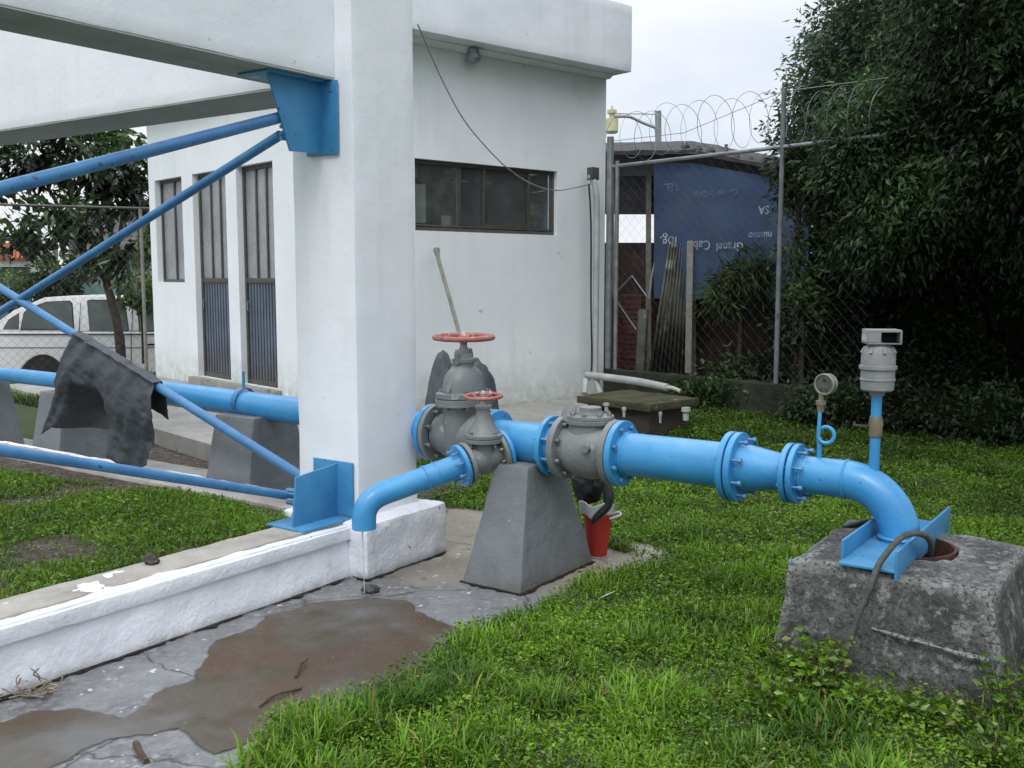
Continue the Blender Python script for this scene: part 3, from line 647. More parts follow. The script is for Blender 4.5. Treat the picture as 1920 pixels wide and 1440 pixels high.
for i in range(1, 11):
    s = i/10; c0 = pb_; c1 = pb_+hor*.115; c2 = Vector((c1.x-.0, c1.y, c1.z-.10))
    pts.append(c0*(1-s)**2+c1*2*s*(1-s)+c2*s*s)
pts.append(pts[-1]-Z3*.045); spout = pts[-1]
MB().tube(pts, .0605, 36).build('spout', M['blue'], pl, angle=50)
MB().lathe([(0,.0),(0,.052)], spout-Z3*.001, Z3, 24).build('spout_mouth', M['dark'], pl)
# pressure gauge on a pigtail siphon
g0 = Q(1.535, .78); gp = g0+Z3*.0
b = MB(); b.tube([g0, g0+Z3*.10], .011, 12)
b.tube([g0+Z3*.08+E*.012*math.sin(0)]+[g0+Z3*(.115+.036*math.sin(a))+E*(.03+.036*-math.cos(a))+NN*(.012*i/20) for i, a in enumerate(np.linspace(-.3, 2*math.pi*.95, 21))]+[g0+Z3*.17+NN*.012, g0+Z3*.235+NN*.005], .0085, 10)
sy = b.build('siphon_pipe', M['blue'], pl)
MB().lathe([(0,.010),(.0,.015),(.03,.017),(.032,.022),(.05,.022),(.052,.012),(.085,.010)], g0+Z3*.215, Z3, 16).build('gauge_cock', M['brass'], sy)
gc = g0+Z3*.340+E*.018
gd = (NN*.78 - Vector((.62,0,0))*.35).normalized()
ga = MB().lathe([(-.032,0),(-.032,.040),(-.026,.046),(-.004,.046),(-.004,.042),(.006,.048),(.016,.048),(.018,.043),(.012,.040)], gc, gd, 32).build('pressure_gauge', M['gauge'], pl, angle=30)
MB().lathe([(.012,0),(.012,.0405)][::-1], gc, gd, 32).build('dial', M['gauge'], ga)
gx = gd.cross(Z3).normalized()
MB().lathe([(.013,0),(.0135,.008),(.017,.006),(.017,0)], gc+Z3*.018, gd, 10).build('dial_pivot', M['black'], ga)
b = MB()
for (u0, v0, u1, v1) in ((-.017,-.030,.017,-.030),(-.017,-.020,.017,-.020),(-.017,-.030,-.017,-.020),(.017,-.030,.017,-.020)):
    b.bar(gc+gx*u0+Z3*v0+gd*.0135, gc+gx*u1+Z3*v1+gd*.0135, .0025, .002, up=gd)
b.build('dial_mark', M['black'], ga)
# air release valve on its riser
r0 = Q(1.775, .75); c = Vector((r0.x, r0.y, 0))
MB().tube([c+Z3*.73, c+Z3*1.10], .022, 20).build('riser_pipe', M['blue'], pl)
cock = MB().lathe([(.905,.026),(.915,.028),(.93,.027),(.965,.030),(.985,.027),(.995,.026)], c, Z3, 18).build('stop_cock', M['brass'], pl, angle=40)
MB().bar(c+Z3*.95, c+Z3*.953-E*.09+NN*.02, .014, .006).build('lever', M['twig'], cock, bevel=.002)
av = MB().lathe([(1.085,.030),(1.10,.033),(1.105,.060),(1.112,.068),(1.15,.070),(1.152,.0735),(1.158,.0735),(1.16,.070),(1.198,.070),(1.20,.078),(1.214,.078),(1.216,.071),(1.27,.070),(1.29,.062),(1.30,.050),(1.308,.046)], c, Z3, 40).build('air_valve', M['valvegrey'], pl, angle=30)
for k in range(8):
    a = 2*math.pi*k/8; d = Vector((math.cos(a), math.sin(a), 0))
    MB().bar(c+d*.058+Z3*1.292, c+d*.072+Z3*1.268, .012, .012).build('rib', M['valvegrey'], av)
hx = Vector((.99,-.14,0)).normalized(); hy = Vector((-hx.y, hx.x, 0)); hc = c+Z3*1.338+hx*.01
def hb(x0,x1,y0,y1,z0,z1): return [hc+hx*x+hy*y+Z3*z for z in (z0,z1) for x,y in ((x0,y0),(x1,y0),(x1,y1),(x0,y1))]
b = MB()
b.hexa(hb(-.070,.070,-.060,.060,.022,.031)); b.hexa(hb(-.070,.070,-.060,.060,-.030,-.022)); b.hexa(hb(-.070,-.014,-.060,.060,-.022,.022)); b.hexa(hb(.062,.070,-.060,.060,-.022,.022)); b.hexa(hb(-.014,.062,.02,.060,-.022,.022))
b.build('vent_hood', M['valvegrey'], av, bevel=.002)
MB().hexa(hb(-.0135,.0615,.010,.018,-.0215,.0215)).build('vent_mouth', M['dark'], av)
# clamp strap on the left run
cb = Q(-2.30, .765)
b = MB(); b.ring([(-.02,.087),(-.02,.093),(.02,.093),(.02,.087)], cb, E, 36); b.tube([cb+Z3*.08, cb+Z3*.20], .010, 10)
b.build('pipe_clamp', M['bluedark'], pl)

# water running from the spout
b = MB(); st = Vector((spout.x-.01, spout.y, 0)); b.tube([st+Z3*(spout.z+.0), st+Z3*(spout.z-.12)+Vector((.004,-.004,0)), st+Z3*.01+Vector((.008,-.008,0))], [.0045,.0032,.0025], 8)
tag(b.build('water_trickle', M['water'], loc=(st.x, st.y, 0)), 'thin trickle of water falling from the blue spout beside the plinth', 'water trickle')

# ---------------------------------------------------------------- pipe supports
def support(a0, a1, b0, b1, z0, zt, ia, ib, label):
    b = MB(); b.hexa([T(a0,b0,z0), T(a1,b0,z0), T(a1,b1,z0), T(a0,b1,z0), T(a0+ia,b0+ib,zt), T(a1-ia,b0+ib,zt), T(a1-ia,b1-ib,zt), T(a0+ia,b1-ib,zt)])
    return b.build('pipe_support', M['pyr'], bevel=.010, rough=(.0045,.028,7), loc=T((a0+a1)/2,(b0+b1)/2,0), label=label, cat='pipe support', group='tapered grey concrete supports under the blue pipe')
support(4.03,4.77,2.765,3.14,-.03,.615,.20,.085, 'large tapered grey concrete support in front, under the valves')
support(4.14,4.74,4.93,5.40,-.03,.690,.12,.05, 'tapered grey concrete support just left of the white column')
support(4.16,4.70,7.10,7.52,-.03,.70,.12,.05, 'tapered grey concrete support half hidden behind the black tarp')
support(4.16,4.70,8.42,8.86,-.03,.70,.12,.05, 'tapered grey concrete support at the left edge of the photo')

# ---------------------------------------------------------------- well head block
def wellblock():
    cx, cy, Rh = 4.40, 1.03, .215; NA = 96; b = MB(); vs = []; fs = []
    a0, a1, b0, b1 = 3.955, 4.74, .60, 1.36
    def sq(ang, g):                                   # point on the square grown by g
        c, s = math.cos(ang), math.sin(ang)
        ts = []
        if c > 1e-6: ts.append((a1+g-cx)/c)
        if c < -1e-6: ts.append((a0-g-cx)/c)
        if s > 1e-6: ts.append((b1+g-cy)/s)
        if s < -1e-6: ts.append((b0-g-cy)/s)
        t = min(ts); return cx+c*t, cy+s*t
    cor = [math.atan2(y-cy, x-cx)%(2*math.pi) for x in (a0,a1) for y in (b0,b1)]
    angs = sorted(set([2*math.pi*k/NA for k in range(NA)]+cor)); n = len(angs); rings = []
    for z in (.05,.2,.35,.43): rings.append([T(cx+Rh*math.cos(a), cy+Rh*math.sin(a), z) for a in angs])
    for f in (0,.2,.45,.7,.9,1):
        rings.append([T(*[(1-f)*(c_)+f*s_ for c_, s_ in zip((cx+(Rh+.006)*math.cos(a), cy+(Rh+.006)*math.sin(a)), sq(a, -.012))], .448) for a in angs])
    rings.append([T(*sq(a, .004), .432) for a in angs])
    for k in range(1, 13): rings.append([T(*sq(a, .004+.065*k/12), .432*(1-k/12)-.03*k/12) for a in angs])
    for r in rings: vs += r
    for j in range(len(rings)-1):
        for i in range(n):
            i2 = (i+1)%n; fs.append((j*n+i, j*n+i2, (j+1)*n+i2, (j+1)*n+i))
    out = []
    for v in vs:
        w = Vector(v); d = Vector((noise.noise(w*6), noise.noise(w*6+Vector((4,4,4))), noise.noise(w*6+Vector((9,1,4)))))*.014+Vector((noise.noise(w*18), noise.noise(w*18+Vector((4,4,4))), noise.noise(w*18+Vector((9,1,4)))))*.007
        out.append(w+d)
    b.add(out, fs); o = b.build('well_block', M['block'], loc=T(cx,cy,0), label='weathered concrete well head block in the grass at right, with a round hole', cat='concrete block')
    MB().ring([(.0,.20),(.0,.212),(.40,.212),(.40,.20)], T(cx,cy,.055), Z3, 48).build('well_casing', M['rust'], o)
    MB().lathe([(.06,.0),(.06,.2)], T(cx,cy,0), Z3, 40).build('well_bottom', M['dark'], o)
    MB().tube([T(3.912,1.02,.232), T(3.903,.9,.222), T(3.905,.78,.212), T(3.897,.68,.203), T(3.90,.60,.20)], [.004,.010,.007,.010,.004], 6).build('cast_joint', M['block'], o, rough=(.006,.02,30))
wellblock()
b = MB(); zc_ = .456
b.hexa(tbox(3.93,4.86,.945,1.165,zc_,zc_+.011)); b.hexa(tbox(3.93,4.86,.938,.950,zc_-.028,zc_+.088)); b.hexa(tbox(3.985,4.86,1.160,1.172,zc_-.0,zc_+.088))
b.build('steel_channel', M['blue2'], bevel=.003, loc=T(4.4,1.05,.45), label='blue steel channel bearing the pipe end on top of the concrete block', cat='steel channel')
pts = [Pa(1744,1040,4.28), Pa(1746,1020,4.22), Pa(1737,1006,4.16), Pa(1720,1000,4.10), Pa(1697,1004,4.05), Pa(1678,1019,4.0), Pa(1662,1038,3.95), Pa(1646,1063,3.90), Pa(1628,1110,3.86), Pa(1608,1157,3.83), Pa(1592,1210,3.80), Pa(1575,1240,3.74)]
def smooth(pts, n=5):
    out = []
    P_ = [pts[0]]+list(pts)+[pts[-1]]
    for i in range(1, len(P_)-2):
        for k in range(n):
            t = k/n; a, b, c, d = P_[i-1], P_[i], P_[i+1], P_[i+2]
            out.append(.5*((2*b)+(c-a)*t+(2*a-5*b+4*c-d)*t*t+(3*b-a-3*c+d)*t**3))
    out.append(pts[-1]); return out
MB().tube(smooth(pts), .0125, 12).build('hose', M['hose'], loc=pts[8], label='dark braided cable looped over the blue channel and down the block', cat='cable')
MB().tube([P(1630,985,4.6), P(1668,958,4.75)], .022, 16).build('pvc_pipe', M['beigepvc'], loc=P(1650,970,4.7), label='short beige pipe end behind the blue elbow on the block', cat='pipe')
MB().tube(smooth([P(1580,990,4.52), P(1600,985,4.52), P(1625,978,4.55), P(1640,975,4.6)]), [.012]*16, 10).build('hose', M['black'], loc=P(1600,985,4.52), label='short black hose lying on the back edge of the concrete block', cat='hose')
o = MB().lathe([(0,.004),(.006,.022),(.016,.018),(.02,.0)], T(3.965,1.36,.425), Z3, 10).build('rag', M['blue2'], loc=T(3.965,1.36,.425), rough=(.01,.01,30), label='scrap of blue cloth on the left corner of the concrete block', cat='rag')

# ---------------------------------------------------------------- bucket and what hangs beside it
bc = G(1120,1040); bc.z = 0.006
bk = MB().ring([(0,.052),(.0,.055),(.225,.083),(.228,.090),(.240,.090),(.240,.082),(.235,.081),(.01,.05)], bc, Z3, 36).build('bucket', M['bucket'], loc=bc, angle=30, label='small red plastic bucket behind the big tapered support', cat='bucket')
MB().lathe([(.01,0),(.01,.052)], bc, Z3, 24).build('bucket_bottom', M['bucket'], bk)
MB().tube(smooth([bc+Vector((.085,.0,.232)), bc+Vector((.12,-.01,.245)), bc+Vector((.125,-.04,.235)), bc+Vector((.06,-.085,.225))]), .007, 10).build('handle', M['cloth'], bk)
def lump(name, c, r, mat_, label, cat, amp=.02, seed=0):
    bm = bmesh.new(); bmesh.ops.create_icosphere(bm, subdivisions=4, radius=1)
    for v in bm.verts:
        n_ = noise.noise(v.co*2.1+Vector((seed,0,0)))*.25+noise.noise(v.co*5+Vector((seed,3,0)))*.12
        v.co = Vector((v.co.x*r[0], v.co.y*r[1], v.co.z*r[2]))*(1+n_)
        v.co += v.co.normalized()*noise.noise(v.co*30)*amp
    me = bpy.data.meshes.new(name); bm.to_mesh(me); bm.free(); me.materials.append(mat_)
    me.polygons.foreach_set('use_smooth', [True]*len(me.polygons))
    o = bpy.data.objects.new(name, me); COL.objects.link(o); o.location = c; ORG[o.name] = Vector(c); return tag(o, label, cat)
lump('plastic_bag', bc+Vector((-.055,.05,.40)), (.085,.06,.12), M['black'], 'black plastic bag stuffed under the grey check valve', 'bag', .008, 1)
b = MB(); vs = []; fs = []
for j in range(9):
    for i in range(13):
        a = math.pi*(1.05+.85*i/12); z = .235+.075*j/8; r_ = .093+.006*math.sin(i*1.7)+.01*(j/8)
        vs.append(bc+Vector((math.cos(a)*r_-.01, math.sin(a)*r_, z+.012*math.sin(i*.9))))
for j in range(8):
    for i in range(12): fs.append((j*13+i, j*13+i+1, (j+1)*13+i+1, (j+1)*13+i))
o = b.add(vs, fs).build('cloth', M['cloth'], loc=bc+Z3*.25, angle=80, label='folded white cloth over the rim of the red bucket', cat='cloth'); o.modifiers.new('s','SOLIDIFY').thickness = .006
b = MB(); b.tube(smooth([bc+Vector((.035,-.06,.46)), bc+Vector((.05,-.07,.38)), bc+Vector((.045,-.085,.30)), bc+Vector((-.02,-.095,.235)), bc+Vector((-.035,-.09,.20))]), [.020,.02,.022,.024,.028,.03,.032,.032,.03,.028,.026,.025,.024,.022,.02,.018,.016,.014,.012,.01,.008], 10)
b.build('strap', M['black'], loc=bc+Z3*.4, label='dark strap hanging from the black bag over the red bucket', cat='strap')

# ---------------------------------------------------------------- building
def wallgrid(mb, org, ax, nrm, xs, zs, holes, th):
    """wall with openings; xs/zs grid lines, holes = set of (i,j)"""
    ax = Vector((ax[0],ax[1],0)); nrm = Vector((nrm[0],nrm[1],0)); org = Vector(org)
    def pt(x, z, d): return org+ax*x+Z3*z-nrm*d
    I, J = len(xs)-1, len(zs)-1
    full = lambda i, j: 0 <= i < I and 0 <= j < J and (i,j) not in holes
    for i in range(I):
        for j in range(J):
            if not full(i, j): continue
            x0,x1,z0,z1 = xs[i],xs[i+1],zs[j],zs[j+1]
            mb.add([pt(x0,z0,0),pt(x1,z0,0),pt(x1,z1,0),pt(x0,z1,0)], [(0,1,2,3)])
            mb.add([pt(x0,z0,th),pt(x1,z0,th),pt(x1,z1,th),pt(x0,z1,th)], [(3,2,1,0)])
            for (di,dj,a,c) in ((-1,0,(x0,z0),(x0,z1)),(1,0,(x1,z0),(x1,z1)),(0,-1,(x0,z0),(x1,z0)),(0,1,(x0,z1),(x1,z1))):
                if not full(i+di, j+dj): mb.add([pt(*a,0),pt(*c,0),pt(*c,th),pt(*a,th)], [(0,1,2,3)])
    return mb
bd_ = thing('pump_house', 'white plastered pump house with flat overhanging roof, high wide window and metal doors', 'building', W(1.5,2.5,.18))
nR = (-W2[0],-W2[1]); nL = (-W1[0],-W1[1])
WX = [0,.38,2.325,3.10]; zs = [.0,2.035,2.735,4.0]
wallgrid(MB(), W(0,0), W1, nR, WX, zs, {(1,1)}, .16).build('wall', M['bwall'], bd_, angle=30)
QX = [0.001,2.14,3.02,3.30,4.22,4.54,5.40,5.60]; qz = [.0,.30,1.50,2.86,4.0]
wallgrid(MB(), W(0,0), W2, nL, QX, qz, {(1,1),(1,2),(3,1),(3,2),(5,2)}, .16).build('wall', M['bwall'], bd_, angle=30)
MB().add([W(3.1,0,0),W(3.1,5.6,0),W(3.1,5.6,4),W(3.1,0,4)], [(0,1,2,3)]).build('wall', M['bwall'], bd_)
MB().add([W(0,5.6,0),W(3.1,5.6,0),W(3.1,5.6,4),W(0,5.6,4)], [(0,1,2,3)]).build('wall', M['bwall'], bd_)
MB().add([W(.17,.17,.3),W(3.08,.17,.3),W(3.08,5.58,.3),W(.17,5.58,.3)], [(0,1,2,3)]).build('floor', M['room'], bd_)
MB().add([W(.17,.17,3.7),W(3.08,.17,3.7),W(3.08,5.58,3.7),W(.17,5.58,3.7)], [(3,2,1,0)]).build('ceiling', M['room'], bd_)
MB().add([W(.2,2.2,.3),W(3.08,2.2,.3),W(3.08,2.2,3.7),W(.2,2.2,3.7)], [(0,1,2,3)]).build('partition', M['room'], bd_)
# roof slab with deep fascia
MB().hexa([W(-.33,-.33,3.86),W(3.16,-.33,3.86),W(3.16,5.9,3.86),W(-.33,5.9,3.86),W(-.33,-.33,4.58),W(3.16,-.33,4.58),W(3.16,5.9,4.58),W(-.33,5.9,4.58)]).build('roof_slab', M['fascia'], bd_, bevel=.012, rough=(.004,.14,4))
MB().hexa([W(0,-.06,3.82),W(3.1,-.06,3.82),W(3.1,-.003,3.82),W(0,-.003,3.82),W(0,-.12,3.857),W(3.1,-.12,3.857),W(3.1,-.003,3.857),W(0,-.003,3.857)]).build('coving', M['bwall'], bd_)
# right-hand window
wf = thing('window', None, None, W(1.3,.08,2.3)); wf.parent = bd_; wf.location = W(1.3,.08,2.3)-ORG[bd_.name]
for k in ('label','category'): 
    if k in wf: del wf[k]
def wbar(m0, m1, z0, z1, q0, q1, name='frame', mt='frame', par=wf, bev=.003):
    return MB().hexa([W(m0,q0,z0),W(m1,q0,z0),W(m1,q1,z0),W(m0,q1,z0),W(m0,q0,z1),W(m1,q0,z1),W(m1,q1,z1),W(m0,q1,z1)]).build(name, M[mt], par, bevel=bev)
b = MB()
def wb(b, m0, m1, z0, z1, q0, q1): b.hexa([W(m0,q0,z0),W(m1,q0,z0),W(m1,q1,z0),W(m0,q1,z0),W(m0,q0,z1),W(m1,q0,z1),W(m1,q1,z1),W(m0,q1,z1)])
wb(b,.381,2.324,2.695,2.734,.05,.10); wb(b,.381,2.324,2.036,2.072,.05,.10)
wb(b,.381,.415,2.073,2.694,.05,.10); wb(b,2.29,2.324,2.073,2.694,.05,.10)
for m_, w_ in ((.985,.022),(1.31,.034),(1.945,.026)): wb(b, m_-w_/2, m_+w_/2, 2.073, 2.694, .048, .102)
wb(b,.42,2.28,2.08,2.10,.052,.098); wb(b,1.33,1.93,2.10,2.125,.056,.096)
b.build('frame', M['frame'], wf, bevel=.003)
for (m0,m1) in ((.416,.973),(.997,1.292),(1.328,1.931),(1.959,2.289)):
    MB().add([W(m0,.075,2.102),W(m1,.075,2.102),W(m1,.075,2.694),W(m0,.075,2.694)], [(0,1,2,3)]).build('pane', M['glass'], wf)
def flat(name, m0, m1, z0, z1, q, mt, label, cat):
    MB().hexa([W(m0,q,z0),W(m1,q,z0),W(m1,q+.004,z0),W(m0,q+.004,z0),W(m0,q,z1),W(m1,q,z1),W(m1,q+.004,z1),W(m0,q+.004,z1)]).build(name, M[mt], loc=W((m0+m1)/2,q,(z0+z1)/2), label=label, cat=cat)
flat('notice', .30,.60,2.12,2.50,.12,'paper','large pale notice taped inside the left end of the window','notice')
flat('notice', .34,.50,2.56,2.70,.13,'paper','small pale sheet taped above the notice inside the window','notice')
flat('card', .80,.92,2.08,2.20,.12,'paper','small white card standing on the sill inside the window','card')
for (m_, z_, w_, lb) in ((1.22,2.56,.07,'round white lamp seen through the window left of the thick mullion'), (1.52,2.57,.08,'oval white lamp seen through the wide middle window pane')):
    MB().lathe([(0,.0),(0,w_),(.02,w_*.9),(.035,w_*.5),(.04,0)], W(m_,.3,z_+.0), Z3, 24).build('ceiling_lamp', M['cloth'], loc=W(m_,.3,z_), label=lb, cat='lamp')
# left-hand side: window and two doors
def qhex(b, q0, q1, z0, z1, m0, m1): return b.hexa([W(m0,q0,z0),W(m0,q1,z0),W(m1,q1,z0),W(m1,q0,z0),W(m0,q0,z1),W(m0,q1,z1),W(m1,q1,z1),W(m1,q0,z1)])
def leftdoor(q0, q1, name):
    b = MB(); f = .045
    qhex(b,q0+.002,q0+f,.301,2.858,.075,.125); qhex(b,q1-f,q1-.002,.301,2.858,.075,.125); qhex(b,q0+f,q1-f,2.81,2.858,.075,.125)
    qhex(b,q0+f,q1-f,1.50,1.56,.078,.122); qhex(b,q0+f,q1-f,.301,.36,.078,.122)
    for k in (.36,.64): qhex(b,q0+(q1-q0)*k-.016,q0+(q1-q0)*k+.016,1.56,2.81,.08,.12)
    d = b.build(name, M['frame'], bd_, bevel=.003)
    b = MB(); n = 11
    for i in range(n):
        a0 = q0+f+(q1-q0-2*f)*i/n; a1 = q0+f+(q1-q0-2*f)*(i+1)/n; md = (a1-a0)
        qhex(b, a0, a0+md*.55, .36, 1.5, .088, .098); qhex(b, a0+md*.55, a1, .36, 1.5, .10, .108)
    b.build('door_panel', M['door'], d)
    for (k0,k1) in ((0,.36),(.36,.64),(.64,1)):
        a0 = q0+max(f,(q1-q0)*k0+.016); a1 = q0+min(q1-q0-f,(q1-q0)*k1-.016)
        MB().add([W(.10,a0,1.56),W(.10,a1,1.56),W(.10,a1,2.81),W(.10,a0,2.81)], [(0,1,2,3)]).build('pane', M['frost'], d)
    MB().tube([W(.07,q1-.10,1.28), W(.05,q1-.10,1.28), W(.05,q1-.10,1.18), W(.07,q1-.10,1.18)], .008, 8).build('handle', M['galv'], d)
leftdoor(2.14,3.02,'door'); leftdoor(3.30,4.22,'door')
b = MB(); qhex(b,4.542,4.58,1.502,2.858,.075,.12); qhex(b,5.36,5.398,1.502,2.858,.075,.12); qhex(b,4.58,5.36,2.82,2.858,.075,.12); qhex(b,4.58,5.36,1.502,1.54,.075,.12); qhex(b,4.95,4.985,1.54,2.82,.078,.118)
w2 = b.build('window', M['frame'], bd_, bevel=.003)
for (a0,a1) in ((4.58,4.95),(4.985,5.36)): MB().add([W(.10,a0,1.54),W(.10,a1,1.54),W(.10,a1,2.82),W(.10,a0,2.82)], [(0,1,2,3)]).build('pane', M['frost'], w2)
qhex(MB(),2.05,4.32,.16,.298,-.10,-.002).build('door_step', M['slab'], bd_, bevel=.01)
# fittings on the right wall
MB().lathe([(0,.05),(.02,.06),(.05,.055),(.055,.07),(.10,.08),(.13,.06),(.15,.0)], W(1.03,-.12,3.85), (0,0,-1), 20).build('soffit_lamp', M['galv'], loc=W(1.03,-.12,3.85), label='small grey lamp fitted under the roof overhang', cat='lamp')
cab = [W(.16,-.34,3.90), W(.28,-.30,3.66), W(.44,-.22,3.33), W(.62,-.14,3.02), W(.85,-.08,2.83), W(1.12,-.06,2.68)]
cab = [P(783,45,9.45), P(800,85,9.6), P(830,152,9.9), P(870,225,10.15), P(920,285,10.4), P(960,322,10.6), P(1000,346,10.8), P(1045,357,11.1), P(1108,345,11.42)]
MB().tube(smooth(cab), .0062, 8).build('cable', M['galv'], loc=cab[4], label='thin grey cable sagging from the roof across the window', cat='cable')
MB().box(P(1112,326,11.45), .11, .09, .14, W1).build('junction_box', M['frame'], loc=P(1112,326,11.45), bevel=.01, label='dark junction box at the top of the conduit by the wall corner', cat='junction box')
ct = [P(1104,330,11.45), P(1112,338,11.43), P(1117,355,11.42), P(1119,400,11.42), P(1117,600,11.42), P(1116,712,11.42)]
MB().tube(smooth(ct), .034, 14).build('conduit', M['pvc'], loc=P(1116,712,11.42), label='grey pvc conduit running down the wall corner beside the fence post', cat='conduit')
MB().tube(smooth([P(1104,345,11.40), P(1108,420,11.4), P(1108,560,11.4), P(1109,690,11.4), P(1098,720,11.3)]), .010, 8).build('cable', M['black'], loc=P(1108,560,11.4), label='black cable running down beside the grey conduit', cat='cable')
MB().tube(smooth([P(1100,703,11.15), P(1150,709,10.9), P(1200,716,10.6), P(1252,727,10.3)]), .040, 14).build('pvc_pipe', M['pvc'], loc=P(1175,712,10.8), label='pale pvc pipe sloping away from the corner over the tank lid', cat='pipe')
MB().tube(smooth([P(1250,727,10.3), P(1262,728,10.25), P(1276,734,10.2)]), .022, 12).build('pvc_pipe', M['beigepvc'], loc=P(1262,730,10.2), label='thin end of pipe poking past the sloping pvc pipe', cat='pipe')
for (x0,x1) in ((1098,1096),(1117,1126)): MB().tube([P(x0,712,11.1), P(x1,738,11.0)], .035, 12).build('pipe_prop', M['pvc'], loc=P(x1,738,11.0), label='short pale prop at the left end of the sloping pvc pipe' if x0 < 1100 else 'slanting pale prop under the sloping pvc pipe, right of the corner', cat='prop')
# broom handle leaning on the wall
hd = [P(818,466,10.05), P(823,490,10.0), P(843,560,9.85), P(861,625,9.7), P(880,700,9.5)]
b = MB(); b.tube(smooth(hd), [.030,.034,.032,.024,.021]+[.019]*16, 10); b.build('shovel', M['wood'], loc=hd[-1], label='long handled shovel leaning against the white wall behind the valve', cat='shovel')
def bundle():
    bm = bmesh.new()
    for (cx, cz, rx, rz, dy) in ((878,.62,.37,.66,0),(832,.60,.17,.68,-.05)):
        p = P(cx,700,9.45); m_ = bmesh.ops.create_icosphere(bm, subdivisions=5, radius=1)
        for v in m_['verts']:
            n_ = noise.noise(v.co*1.7+Vector((cx,0,0)))*.10+noise.noise(v.co*4.5)*.05+noise.noise(v.co*11)*.014
            q = v.co*(1+n_); v.co = Vector((p.x,p.y+dy,.16))+Vector((W1[0],W1[1],0))*(q.x*rx)+Vector((W2[0],W2[1],0))*(q.y*.17)+Z3*(max(q.z,-.05)*rz*1.02)
    me = bpy.data.meshes.new('bundle'); o_ = P(880,740,9.45)
    for v in bm.verts: v.co -= o_
    bm.to_mesh(me); bm.free(); me.materials.append(M['bundle']); me.polygons.foreach_set('use_smooth', [True]*len(me.polygons))
    o = bpy.data.objects.new('sheeting_bundle', me); COL.objects.link(o); o.location = o_
    tag(o, 'dark grey sheeting bundle heaped against the white wall behind the valve', 'bundle')
bundle()

# ---------------------------------------------------------------- fence line on the right with low wall
F0 = Vector((1.17,11.80,0)); FD = Vector((.682,-.731,0)); FN = Vector((-.731,-.682,0))
def FP(s, z, d=0): return F0+FD*s+Z3*z+FN*d
MB().hexa([FP(-.05,0,.10),FP(2.75,0,.10),FP(2.75,0,-.1),FP(-.05,0,-.1),FP(-.05,.50,.09),FP(2.75,.50,.09),FP(2.75,.50,-.09),FP(-.05,.50,-.09)]).build('low_wall', M['lowwall'], loc=FP(1.4,0), rough=(.012,.07,6), bevel=.02, label='low dark mossy wall under the chain link fence', cat='low wall')
fr = thing('chain_link_fence', 'chain link fence on the low wall with steel posts and top rail at right', 'fence', FP(1,.5))
MB().tube([FP(-.05,.5), FP(-.05,3.18)], .04, 14).build('post', M['galv'], fr)
MB().tube([FP(.06,.5), FP(.06,2.9)], .025, 12).build('post', M['galv'], fr)
MB().tube([FP(2.22,.5), FP(2.22,3.43)], .025, 14).build('post', M['post'], fr)
MB().tube([FP(-.05,2.84), FP(2.2,2.86), FP(3.25,2.87)], .021, 12).build('rail', M['galv'], fr)
def mesh_link(P0, D, w, z0, z1, step, r, parent):
    b = MB(); H = z1-z0; n = int((w+H)/step)
    for sgn in (1,-1):
        for k in range(n+1):
            s0 = k*step-(H if sgn > 0 else 0)
            # line from (s0, z0) climbing at 45 degrees
            a, za = s0, z0; c, zc = s0+sgn*H, z1
            if sgn < 0: pass
            lo, hi = 0.0, 1.0
            for (lim, up) in ((0, False), (w, True)):
                pass
            ts = [0, 1]
            ds = c-a
            t0 = max(0, min((0-a)/ds, (w-a)/ds)); t1 = min(1, max((0-a)/ds, (w-a)/ds))
            if t1-t0 < .02: continue
            p = P0+D*(a+ds*t0)+Z3*(za+(zc-za)*t0); q = P0+D*(a+ds*t1)+Z3*(za+(zc-za)*t1)
            b.tube([p, q], r, 4, False)
    return b.build('wire_mesh', M['wire'], parent)
mesh_link(Vector((F0.x,F0.y,0)), FD, 3.2, .5, 2.84, .13, .0007, fr)
b = MB(); pts = []
for i in range(0, 520):
    s = .10+i*.0062; a = i*2*math.pi/34; wob = .03*math.sin(i*.07)
    pts.append(FP(s, 3.13+.05*math.sin(s*1.3)+.26*math.sin(a)+wob, .25*math.cos(a)))
b.tube(pts, .0027, 4, False)
b.tube([FP(-.05,3.13), FP(1.0,3.12), FP(2.22,3.40), FP(3.3,3.38)], .0038, 5)
b.build('razor_wire', M['galv'], loc=FP(2,3.1), label='coils of razor wire along the top of the right fence', cat='razor wire')
MB().lathe([(0,.02),(.03,.025),(.035,.012),(.06,.022),(.07,0)], FP(1.55,2.885), Z3, 12).build('insulator', M['galv'], loc=FP(1.55,2.88), label='small insulator on the fence top rail', cat='insulator')

# ---------------------------------------------------------------- shed behind the fence
def SP_(px, py, d=0): return P(px, py, 13.6-(px-1140)*.0058+d)
def quadbox(b, x0, x1, y0, y1, d, th=.03):
    A = [SP_(x0,y1,d), SP_(x1,y1,d), SP_(x1,y1,d+th), SP_(x0,y1,d+th), SP_(x0,y0,d), SP_(x1,y0,d), SP_(x1,y0,d+th), SP_(x0,y0,d+th)]
    return b.hexa(A)
sh = thing('shed', 'dark ramshackle shed with sheet walls and an open gap, behind the fence', 'shed', SP_(1230,700))
b = MB(); quadbox(b,1128,1300,300,402,.10); b.hexa([SP_(1300,402,.1),SP_(1520,402,.1),SP_(1520,402,.13),SP_(1300,402,.13),SP_(1300,296,.1),SP_(1520,338,.1),SP_(1520,338,.13),SP_(1300,296,.13)]); b.build('sheet_wall', M['shedsheet'], sh)
quadbox(MB(),1228,1520,402,560,.10).build('sheet_wall', M['shedsheet'], sh)
quadbox(MB(),1128,1228,455,712,.12).build('board_wall', M['shedboard'], sh, bevel=.004)
quadbox(MB(),1228,1530,555,720,.14).build('board_wall', M['shedboard'], sh, bevel=.004)
